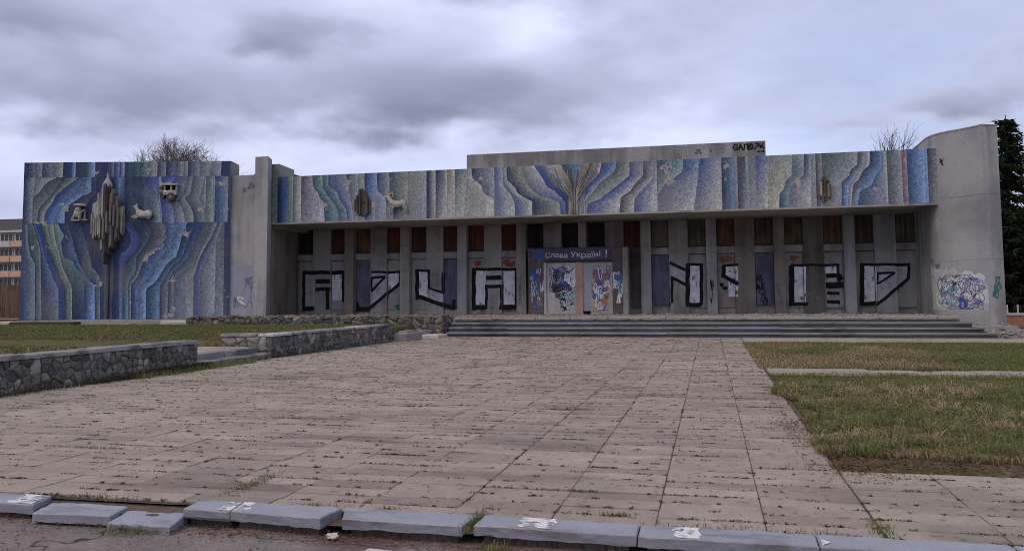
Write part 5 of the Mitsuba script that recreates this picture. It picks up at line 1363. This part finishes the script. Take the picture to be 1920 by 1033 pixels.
# ------------------------------------------------------------------ kerb stones, heaved out of line
KERB = [([(-6.75, 5.76), (-5.22, 5.73), (-5.30, 6.02), (-6.75, 6.05)], 0.005, (0, 0), 'bluish kerb stone with a white end, at the far left of the kerb', [(0.84, 1.0)]),
        ([(-5.13, 5.63), (-4.46, 5.65), (-4.50, 5.91), (-5.22, 5.95)], -0.022, (0.01, 0.03), 'sunken bluish kerb stone second from the left of the kerb', []),
        ([(-4.43, 5.585), (-3.88, 5.555), (-3.95, 5.89), (-4.47, 5.88)], -0.045, (0.01, 0.05), 'short kerb stone pushed farthest out towards the road', []),
        ([(-3.95, 5.83), (-3.55, 5.82), (-3.60, 6.09), (-3.99, 6.12)], 0.012, (0, 0.0), 'short kerb stone with a pale right end, fourth from the left', [(0.72, 1.0)]),
        ([(-3.535, 5.81), (-2.77, 5.73), (-2.74, 6.04), (-3.59, 6.09)], 0.022, (0.012, 0), 'kerb stone with a white left end and a tilted, exposed right end', [(0.0, 0.14)]),
        ([(-2.62, 5.77), (-1.72, 5.765), (-1.69, 6.07), (-2.73, 6.065)], 0.020, (-0.01, 0.01), 'long plain bluish kerb stone in the middle, before the weedy gap', []),
        ([(-1.645, 5.80), (-0.515, 5.765), (-0.515, 6.05), (-1.64, 6.075)], 0.018, (0, 0), 'long kerb stone with a broad white paint patch near its left', [(0.27, 0.50)]),
        ([(-0.505, 5.765), (0.635, 5.765), (0.64, 6.05), (-0.505, 6.05)], 0.014, (0, 0), 'long kerb stone with a narrower white paint patch near its left', [(0.20, 0.36)]),
        ([(0.645, 5.765), (1.82, 5.76), (1.82, 6.05), (0.648, 6.05)], 0.012, (0, 0), 'kerb stone below the joint of the two pavings, with a small white patch', [(0.0, 0.04)]),
        ([(1.83, 5.76), (3.0, 5.76), (3.0, 6.05), (1.83, 6.05)], 0.010, (0, 0), 'rightmost kerb stone, cut by the corner of the picture', [])]
krg = np.random.default_rng(23)
for q, z, tl, label, pats in KERB:
    k = thing('kerb_stone', label, 'kerb', 'kerb stones heaved out of line along the road')
    q = np.array(q)
    put(k + '__block', rough(quad_block(q, z - 0.075, z, 0.008, tl), 0.007, 0.03), 'kerb', 50)
    q2 = q.copy()
    q2[:2, 1] += 0.06
    q2 = q2.mean(0) + (q2 - q2.mean(0)) * [0.9, 1.0]
    put(k + '__bedding', quad_block(q2, -0.2, z - 0.081, 0.01), 'soil')
    for (a, b) in pats:
        f = lambda s, t: (q[0] * (1 - s) + q[1] * s) * (1 - t) + (q[3] * (1 - s) + q[2] * s) * t
        sl = 0.03
        e = []
        for t in np.linspace(0.05, 0.95, 7):
            e.append(f(np.clip(b + sl * krg.uniform(-1, 1) * (b < 1) - 0.012 * (b >= 1), 0.01, .99), t))
        for t in np.linspace(0.95, 0.05, 7):
            e.append(f(np.clip(a + sl * krg.uniform(-1, 1) * (a > 0) + 0.012 * (a <= 0), 0.01, .99), t))
        holes = unary_union([blob(krg, *(f(krg.uniform(a, b), krg.random())), krg.uniform(.008, .035), krg.uniform(.006, .022), 12, .6) for _ in range(9)])
        flake = Polygon(e).buffer(0).difference(holes)
        flake = max(getattr(flake, 'geoms', [flake]), key=lambda p: p.area)
        g = trimesh.creation.extrude_polygon(flake, 0.002, engine='earcut')
        v = np.array(g.vertices)
        v[:, 2] = v[:, 2] + z + (v[:, :2] - q.mean(0)) @ np.array(tl) + 0.002
        g.vertices = v
        put(k + '__paint_patch', g, 'kerb_paint')
k = thing('stone_fragment', 'pale broken chip of concrete lying in the gap between two kerb stones', 'stone')
m = lump(krg, (0.05, 0.035, 0.02)); m.apply_translation([-2.66, 5.70, -0.085])
put(k + '__chip', m, 'lime')
k = thing('stone_fragment', 'flat pale concrete slab at the bottom edge of the road, left of centre', 'stone')
put(k + '__slab', quad_block([(-2.35, 5.30), (-2.02, 5.24), (-2.0, 5.44), (-2.30, 5.50)], -0.15, -0.085, 0.02, (.02, .01)), 'lime')
k = thing('stone_fragment', 'bluish flat slab lying on the road under the long middle kerb stone', 'stone')
put(k + '__slab', quad_block([(-1.99, 5.20), (-1.2, 5.18), (-1.22, 5.46), (-1.98, 5.45)], -0.15, -0.088, 0.02), 'kerb')

# ------------------------------------------------------------------ trees
def bare_tree(root, h, spread, seed, levels, trunk_r, upright=0.35, split=4):
    r = np.random.default_rng(seed)
    limbs, twigs = [], []
    def grow(p, d, l, rad, lev):
        n = 5
        pts = [p]
        dd = d
        for i in range(n - 1):
            dd = dd + r.normal(0, 0.10 + 0.03 * lev, 3) + np.array([0, 0, upright * 0.10])
            dd /= np.linalg.norm(dd)
            pts.append(pts[-1] + dd * l / (n - 1))
        pts = np.array(pts)
        rads = np.linspace(rad, rad * 0.55, n)
        (limbs if lev < 2 else twigs).append(tube(pts, rads, 7 if lev < 2 else 4 if lev < 4 else 3))
        if lev >= levels:
            return
        for c in range(split + (1 if lev else 2)):
            t = 0.35 + 0.65 * (c + r.random()) / (split + 1.5)
            k = min(n - 2, int(t * (n - 1)))
            q = pts[k] + (pts[k + 1] - pts[k]) * (t * (n - 1) - k) if k < n - 1 else pts[-1]
            side = r.normal(0, 1, 3)
            side -= dd * (side @ dd)
            side /= np.linalg.norm(side)
            nd = dd * r.uniform(0.5, 0.9) + side * spread * r.uniform(0.6, 1.1) + np.array([0, 0, upright * 0.4])
            nd /= np.linalg.norm(nd)
            grow(q, nd, l * r.uniform(0.55, 0.78), rad * 0.52, lev + 1)
    grow(np.array(root, float), np.array([0, 0, 1.0]), h * 0.36, trunk_r, 0)
    return limbs, twigs
def plant_tree(key, label, root, h, spread, seed, levels, tr, bark, **kw):
    k = thing(key, label, 'tree')
    limbs, twigs = bare_tree(root, h, spread, seed, levels, tr, **kw)
    put(k + '__trunk', join(limbs), bark, True)
    c = put(k + '__crown', join(twigs), bark, True)
    return k
plant_tree('bare_tree', 'bare rounded tree rising behind the left mosaic wall', (-44.6, 60.0, 0.3), 18.6, 0.95, 7, 5, 0.32, 'bark_pale', upright=0.30, split=6)
plant_tree('bare_tree', 'thin sparse bare tree behind the right end of the hall roof', (12.3, 62.0, 0.0), 16.3, 0.42, 12, 4, 0.16, 'bark', upright=0.7, split=4)

def spruce(label, x, y, h, r0, seed):
    r = np.random.default_rng(seed)
    k = thing('spruce_tree', label, 'tree', 'dark spruces beyond the right end of the hall')
    put(k + '__trunk', tube([(x, y, -0.1), (x, y, h * 0.5), (x + 0.05, y, h - 0.1)], [h * 0.014, h * 0.009, 0.02], 9), 'bark', True)
    tufts, tdir, wood = [], [], []
    z = 1.2
    while z < h - 0.25:
        f = 1 - z / h
        R = r0 * (f ** 0.85) * r.uniform(0.82, 1.12) + 0.12
        for b in range(int(6 + 5 * f)):
            a = r.uniform(0, 2 * np.pi)
            Rb = R * r.uniform(0.65, 1.12)
            n = max(3, int(Rb / 0.16))
            t = np.linspace(0.08, 1, n)
            out = np.array([math.cos(a), math.sin(a), 0])
            pts = np.array([x, y, z]) + np.outer(t * Rb, out) + np.outer(-0.30 * Rb * t + 0.20 * Rb * t ** 3 * 1.2, [0, 0, 1])
            wood.append(tube(pts[[0, n // 2, -1]], [0.03, 0.02, 0.006], 3))
            m = 5 * len(pts)
            across = np.array([out[1], -out[0], 0])
            side = across * r.uniform(-0.9, 0.9, (m, 1)) + out * r.uniform(-0.1, 0.8, (m, 1)) + np.array([0, 0, 1.0]) * r.uniform(-0.75, 0.12, (m, 1))
            tufts.append(np.repeat(pts, 5, 0))
            tdir.append(side / np.sqrt((side * side).sum(1, keepdims=True)) * r.uniform(0.22, 0.52, (m, 1)))
        z += r.uniform(0.20, 0.32) * (0.55 + 0.5 * f)
    P, D = np.vstack(tufts), np.vstack(tdir)
    n = len(P)
    S = np.cross(D, r.normal(0, 1, (n, 3)))
    S /= np.linalg.norm(S, axis=1, keepdims=True)
    S *= 0.045
    v = np.stack([P - S * 0.5, P + D * 0.5 - S, P + D, P + D * 0.5 + S, P + S * 0.5], 1).reshape(-1, 3)
    kk = np.arange(n)[:, None] * 5
    f = np.vstack([kk + [0, 1, 3], kk + [1, 2, 3], kk + [0, 3, 4]])
    uv = np.repeat(np.c_[np.arange(n) + 0.5, np.full(n, .5)], 5, 0)
    put(k + '__limbs', join(wood), 'bark')
    put(k + '__crown', (v, f), 'spruce_needle', uv=uv)
spruce('dark spruce with the tallest tip, right beside the tall curved wall', 15.6, 49.5, 11.2, 3.6, 1)
spruce('dark spruce at the right edge of the picture, in front of the others', 17.9, 50.5, 10.5, 3.8, 2)
spruce('dark spruce filling the gap behind the curved wall', 16.2, 58.0, 11.0, 4.0, 3)
spruce('dark spruce beyond the right edge', 21.5, 56.0, 12.0, 4.0, 4)

# ------------------------------------------------------------------ far left: housing block and board fence
ap = thing('apartment_block', 'pale five-storey apartment block with peach balcony panels, half hidden by the left mosaic wall', 'building')
ax1, ay = -112.0, 135.0
def apx(k): return ax1 - 3.4 * k
put(ap + '__wall', bx(apx(9), ax1, ay, ay + 12, 0, 15.0), 'apt_white')
put(ap + '__roof', trimesh.convex.convex_hull(np.array([[apx(9) - .6, ay - .6, 15.0], [ax1 + .6, ay - .6, 15.0], [ax1 + .6, ay + 12.6, 15.0], [apx(9) - .6, ay + 12.6, 15.0], [apx(9) + 3, ay + 6, 17.9], [ax1 - 3, ay + 6, 17.9]])), 'apt_roof')
put(ap + '__eave', bx(apx(9) - .7, ax1 + .7, ay - .7, ay + 12.7, 14.6, 15.0), 'apt_white')
arg = np.random.default_rng(6)
for s in range(5):
    for b in range(9):
        x1, x0 = apx(b) - 0.1, apx(b + 1) + 0.1
        z = 0.4 + 2.85 * s
        put(ap + '__balcony', bx(x0, x1, ay - 1.1, ay - 0.05, z, z + 1.05), ['apt_peach', 'apt_peach', 'apt_green', 'apt_white'][int(arg.choice(4, p=[.5, .2, .15, .15]))])
        w = put(ap + '__window', bx(x0 + 0.2, x1 - 0.2, ay - 0.12, ay - 0.02, z + 1.15, z + 2.55), 'apt_glass')
        pw = (x1 - x0 - 0.4) / 3
        put(w + '__frame', sheet(sbox(x0 + 0.15, z + 1.1, x1 - 0.15, z + 2.6).difference(unary_union([sbox(x0 + 0.2 + j * pw + .05, z + 1.18, x0 + 0.2 + (j + 1) * pw - .05, z + 2.52) for j in range(3)])), flat_wall(ay - 0.125), 0.07), 'pale_paint')
fe = thing('board_fence', 'tall brown board fence left of the mosaic wall, in front of the apartment block', 'fence')
frg = np.random.default_rng(9)
for i in range(90):
    x0 = -62 + 0.20 * i
    put(fe + '__board', bx(x0, x0 + 0.185, 50 + frg.uniform(-.01, .01), 50.03, 0.3, 2.72 + frg.uniform(-.06, .06)), 'fence_wood')
put(fe + '__rail', bx(-62, -44, 50.035, 50.09, 0.9, 1.0), 'fence_wood')
put(fe + '__rail', bx(-62, -44, 50.035, 50.09, 2.1, 2.2), 'fence_wood')
structure('path_002', flat(-70, -33.2, 43.5, 45.0, 0.47), 'paving_grey')

ob = thing('planter_box', 'low orange box with pale rim and posts, beyond the right end of the stairs', 'planter')
put(ob + '__box', bx(13.45, 14.25, 44.0, 44.5, 0.02, 0.56, 0.02), 'orange_paint')
put(ob + '__rim', join([bx(13.40, 14.30, 43.95, 44.05, 0.561, 0.66), bx(13.40, 14.30, 44.45, 44.55, 0.561, 0.66), bx(14.22, 14.30, 44.051, 44.449, 0.561, 0.66), bx(13.40, 13.48, 44.051, 44.449, 0.561, 0.66)]), 'pale_paint')
for x in (13.5, 13.75, 14.2):
    put(ob + '__post', bx(x - .03, x + .03, 44.56, 44.62, 0.0, 1.05), 'pale_paint')
structure('path_003', flat(10.9, 30, 36.0, 41.0, 0.0), 'paving_0')

# ------------------------------------------------------------------ grass, weeds, dead leaves
gr = np.random.default_rng(99)
def scatter(n, x0, x1, y0, y1, z, keep=None):
    P = np.c_[gr.uniform(x0, x1, n), gr.uniform(y0, y1, n), np.full(n, z)]
    if keep is not None:
        P = P[keep(P)]
    return P
def dens(P, k, seed):
    return meshkit.fbm(np.c_[P[:, 0] * k, P[:, 1] * k, np.full(len(P), 0.3)], 4, seed)
def sow(key, pts, hmin, hmax, w, m, label, lean=0.55, cat='grass', patch=None):
    mesh, uv = blades(gr, pts, hmin, hmax, w, lean, patch)
    return stuff(key, mesh, m, label, cat, uv=uv)
near = lambda P: (P[:, 0] < 0.33 * P[:, 1] + 1.6) & (P[:, 1] > 8.55 + 1.1 * dens(P, 0.8, 4) - 0.25)
edge = lambda P: P[:, 0] > 1.20 + 1.15 * (dens(P, 0.9, 8) - 0.5) + 0.55 * (dens(P, 3.5, 18) - 0.5)
P = scatter(330000, 0.75, 8.0, 8.3, 17.75, 0.01, lambda P: near(P) & edge(P))
tuft = dens(P, 3.4, 14)
P = P[tuft + 0.35 * (dens(P, 0.7, 15) - 0.5) > 0.36]
q = dens(P, 0.55, 2) + 0.5 * (dens(P, 2.2, 16) - 0.5)
hh = np.clip(0.25 + 1.5 * (dens(P, 3.4, 14) - 0.30) + 0.9 * (dens(P, 0.8, 6) - 0.3), 0.25, 1.7)
hh = hh * (1 - 0.75 * sstep(15.2, 17.0, P[:, 1]))
green = q + gr.uniform(-0.16, 0.16, len(P)) > 0.43
front = P[:, 1] < 10.4 + 2.5 * (dens(P, 0.6, 19) - 0.5)
g = green & (~front | (gr.random(len(P)) < 0.45))
sow('grass', P[g], 0.05, 0.135, 0.0085, 'grass_green', 'green tufty grass of the near lawn right of the square', 0.75, patch=hh[g])
d = ~g & (gr.random(len(P)) < 0.5)
sow('dry_grass', P[d], 0.04, 0.12, 0.0070, 'grass_dry', 'straw-coloured dry grass mixed into the near lawn on the right', 1.0, 'dry grass', patch=hh[d])
b = ~g & ~d
sow('brown_grass', P[b][::2], 0.03, 0.10, 0.0085, 'grass_brown', 'brown withered grass mixed into the near lawn on the right', 1.0, 'dry grass', patch=hh[b][::2])
def tussocks(n, x0, x1, y0, y1, z, keep, blades_each, r):
    C = scatter(n, x0, x1, y0, y1, z, keep)
    m = np.maximum(6, (blades_each * gr.uniform(0.4, 1.7, len(C))).astype(int))
    P = np.repeat(C, m, 0)
    size = np.repeat(gr.uniform(0.5, 1.7, len(C)), m)
    P[:, :2] += gr.normal(0, r, (len(P), 2)) * size[:, None]
    return P, size
P, sz = tussocks(1500, 0.9, 8.0, 8.6, 15.6, 0.01, lambda P: near(P) & edge(P) & (dens(P, 0.6, 44) > 0.40), 44, 0.035)
sow('grass', P, 0.06, 0.15, 0.0095, 'grass_green', 'taller green tussocks standing in the near lawn right of the square', 1.1, patch=sz)
P, sz = tussocks(1300, 0.9, 8.0, 8.6, 15.6, 0.01, lambda P: near(P) & edge(P) & (dens(P, 0.6, 45) > 0.44), 26, 0.040)
sow('dry_grass', P, 0.05, 0.15, 0.0085, 'grass_dry', 'pale straw tussocks standing in the near lawn right of the square', 1.3, 'dry grass', patch=sz)
P = scatter(60000, 1.0, 6.0, 8.15, 17.6, 0.012, lambda P: (P[:, 0] < 0.33 * P[:, 1] + 1.6) & (P[:, 0] > 1.05))
P = P[((P[:, 1] < 8.75 + 0.8 * dens(P, 0.8, 4)) & (P[:, 1] > 8.20 + 0.25 * dens(P, 2.5, 33))) | ((dens(P, 0.9, 12) > 0.60) & (gr.random(len(P)) < 0.25))]
mesh, uv = flakes(gr, P, 0.034)
stuff('leaf_litter', mesh, 'leaf_dead', 'brown dead leaves along the bare front edge of the near lawn', 'dead leaves', uv=uv)
P = scatter(150000, 1.0, 11.5, 19.0, 29.25, 0.01, lambda P: P[:, 0] < 0.33 * P[:, 1] + 1.6)
q = dens(P, 0.45, 31)
g = (q + gr.uniform(-.1, .1, len(P)) + 0.10 * sstep(26.5, 29, P[:, 1]) + 0.03 * (P[:, 0] - 4)) > 0.50
sow('grass', P[g], 0.04, 0.11, 0.011, 'grass_green', 'green grass of the far lawn strip before the stairs')
sow('dry_grass', P[~g][::2], 0.03, 0.10, 0.010, 'grass_dry', 'dry yellowish grass of the far lawn strip before the stairs', 0.9, 'dry grass')
sow('brown_grass', P[~g][1::3], 0.02, 0.07, 0.012, 'grass_brown', 'brown withered grass of the far lawn strip before the stairs', 0.9, 'dry grass')
# growth creeping over the path between the lawns
P = scatter(26000, 1.1, 9, 17.2, 19.3, 0.0, lambda P: (dens(P, 0.75, 17) + 0.22 * sstep(0.35, 0.95, np.abs(P[:, 1] - 18.3)) > 0.625))
sow('weeds', P, 0.03, 0.13, 0.010, 'grass_green', 'weeds creeping over the narrow path between the right lawns', cat='weeds')
P = scatter(9000, 1.1, 9, 17.3, 19.2, 0.012, lambda P: dens(P, 0.9, 27) > 0.60)
mesh, uv = flakes(gr, P, 0.06)
stuff('leaf_litter', mesh, 'leaf_red', 'reddish dead leaves on the narrow path between the right lawns', 'dead leaves', uv=uv)
# left lawn behind the stone walls
P = scatter(230000, -33, -12.0, 12.0, 33.2, 0.46, lambda P: ~((P[:, 1] > 17.4) & (P[:, 1] < 21.0) & (P[:, 0] > -20)) & (P[:, 0] > -1.02 * P[:, 1] - 1.0))
q = dens(P, 0.4, 51)
brown = q + gr.uniform(-.1, .1, len(P)) + 0.016 * (P[:, 1] - 24) + 0.008 * (P[:, 0] + 18) < 0.44
sow('grass', P[~brown], 0.03, 0.11, 0.012, 'grass_green', 'short green grass of the raised left lawn')
sow('dry_grass', P[brown][::2], 0.03, 0.10, 0.012, 'grass_dry', 'dry pale grass of the raised left lawn', 0.9, 'dry grass')
sow('brown_grass', P[brown][1::2], 0.03, 0.12, 0.014, 'grass_brown', 'brown withered growth of the raised left lawn', 0.9, 'dry grass')
P = scatter(16000, -26, -12.0, 12.0, 30.0, 0.47, lambda P: (dens(P, 0.6, 61) > 0.52) & (P[:, 0] > -1.02 * P[:, 1] - 1.0) & ~((P[:, 1] > 17.4) & (P[:, 1] < 21.0)))
mesh, uv = flakes(gr, P, 0.07)
stuff('leaf_litter', mesh, 'leaf_red', 'reddish-brown dead leaves on the raised left lawn', 'dead leaves', uv=uv)
# tufts along the foot of the low walls
P = np.vstack([scatter(5200, -11.58, -11.30, 13.4, 17.9, 0.0, lambda P: (gr.random(len(P)) < sstep(13.2, 16.5, P[:, 1])) & (P[:, 0] < -11.55 + 0.27 * gr.random(len(P)) ** 1.5)), scatter(1500, -11.6, -11.42, 9.0, 30.0, 0.0)])
sow('weeds', P, 0.04, 0.22, 0.011, 'weed_dark', 'dark weeds and moss along the foot of the low stone walls', cat='weeds')
P = scatter(1500, -11.55, -11.15, 15.0, 19.5, 0.0)
sow('grass', P, 0.05, 0.16, 0.010, 'grass_green', 'green grass growing at the end of the near low wall by the garden steps')
# weeds in the joints of the square: most sit in the cross joints
tuf = []
for _ in range(4700):
    j = int(len(rows) * gr.random() ** 1.1)
    y = rows[j]
    x = gr.uniform(-11.5, 1.05) if y > 8.3 else gr.uniform(-8.5, 3.5)
    if x / y < -1.02:
        continue
    L = gr.choice([0.015, 0.04, 0.10, 0.25], p=[.45, .33, .16, .06])
    n = int((9 + 150 * L) * (0.7 + 0.02 * y))
    if gr.random() < 0.08 and x < 1.0:
        x = xs[int(gr.integers(0, 12))]
        tuf.append(np.c_[x + gr.normal(0, 0.008, n), y + gr.uniform(-L, L, n) * 1.2, np.full(n, -0.004)])
    else:
        tuf.append(np.c_[x + gr.uniform(-L, L, n), y + gr.normal(0, 0.010, n), np.full(n, -0.004)])
P = np.vstack(tuf)
c = gr.random(len(P))
sow('weeds', P[c < 0.78], 0.006, 0.026, 0.012, 'weed_dark', 'dark withered weeds sprouting from the joints of the paved square', 1.5, 'weeds')
sow('weeds', P[c >= 0.78], 0.006, 0.028, 0.011, 'grass_brown', 'brown withered weeds sprouting from the joints of the paved square', 1.5, 'weeds')
tuf = []
for (x, y, n, L, W) in ((-3.9, 6.75, 260, 0.05, 0.22), (-4.9, 6.05, 90, 0.30, 0.03), (-3.0, 6.10, 160, 0.10, 0.03), (-0.7, 6.32, 90, 0.06, 0.02), (-2.4, 6.10, 90, .05, .03), (0.55, 6.1, 60, 0.14, 0.02), (1.1, 6.25, 200, 0.05, 0.12), (-0.05, 6.12, 60, 0.16, 0.03), (-1.68, 6.0, 260, 0.03, 0.16), (-4.2, 5.55, 200, 0.10, 0.06), (-1.45, 5.62, 140, 0.06, 0.05), (-6.6, 8.0, 200, .2, .02), (-1.9, 12.0, 300, .25, .03), (-4.5, 13.5, 300, .2, .05), (-5.5, 10.5, 260, .3, .03)):
    tuf.append(np.c_[x + gr.normal(0, L, n), y + gr.normal(0, W, n), np.full(n, -0.015 if y > 5.8 else -0.10)])
sow('weeds', np.vstack(tuf), 0.015, 0.075, 0.007, 'grass_green', 'green tufts at the kerb joints and in wider gaps of the square', 0.7, 'weeds')
P = scatter(2600, -11.4, 1.0, 6.2, 33, 0.004, lambda P: P[:, 0] > -1.02 * P[:, 1])
mesh, uv = flakes(gr, P, 0.022)
stuff('leaf_litter', mesh, 'leaf_dead', 'small dead leaves and crumbs scattered over the paved square', 'dead leaves', uv=uv)
P = np.vstack([scatter(9000, -6.5, 2.0, 5.30, 5.86, -0.094, lambda P: gr.random(len(P)) < np.exp(-((P[:, 1] - 5.66) / 0.13) ** 2) * np.where(P[:, 0] < -2, 1.0, 0.6)), scatter(1500, -6.5, 1.0, 4.6, 5.4, -0.094, lambda P: dens(P, 2.0, 71) > 0.55)])
mesh, uv = flakes(gr, P, 0.024)
stuff('leaf_litter', mesh, 'leaf_red', 'reddish leaf litter gathered along the kerb on the road', 'dead leaves', uv=uv)
P = np.vstack([np.c_[gr.normal(1.0, 0.16, 700), gr.normal(10.9, 0.45, 700), np.full(700, .004)], np.c_[gr.normal(1.25, 0.22, 600), gr.normal(8.3, 0.22, 600), np.full(600, .004)], np.c_[gr.normal(0.9, 0.10, 500), gr.uniform(8.5, 17, 500), np.full(500, .004)]])
mesh, uv = flakes(gr, P, 0.026)
stuff('leaf_litter', mesh, 'leaf_dead', 'brown litter spilling from the lawn onto the paving', 'dead leaves', uv=uv)
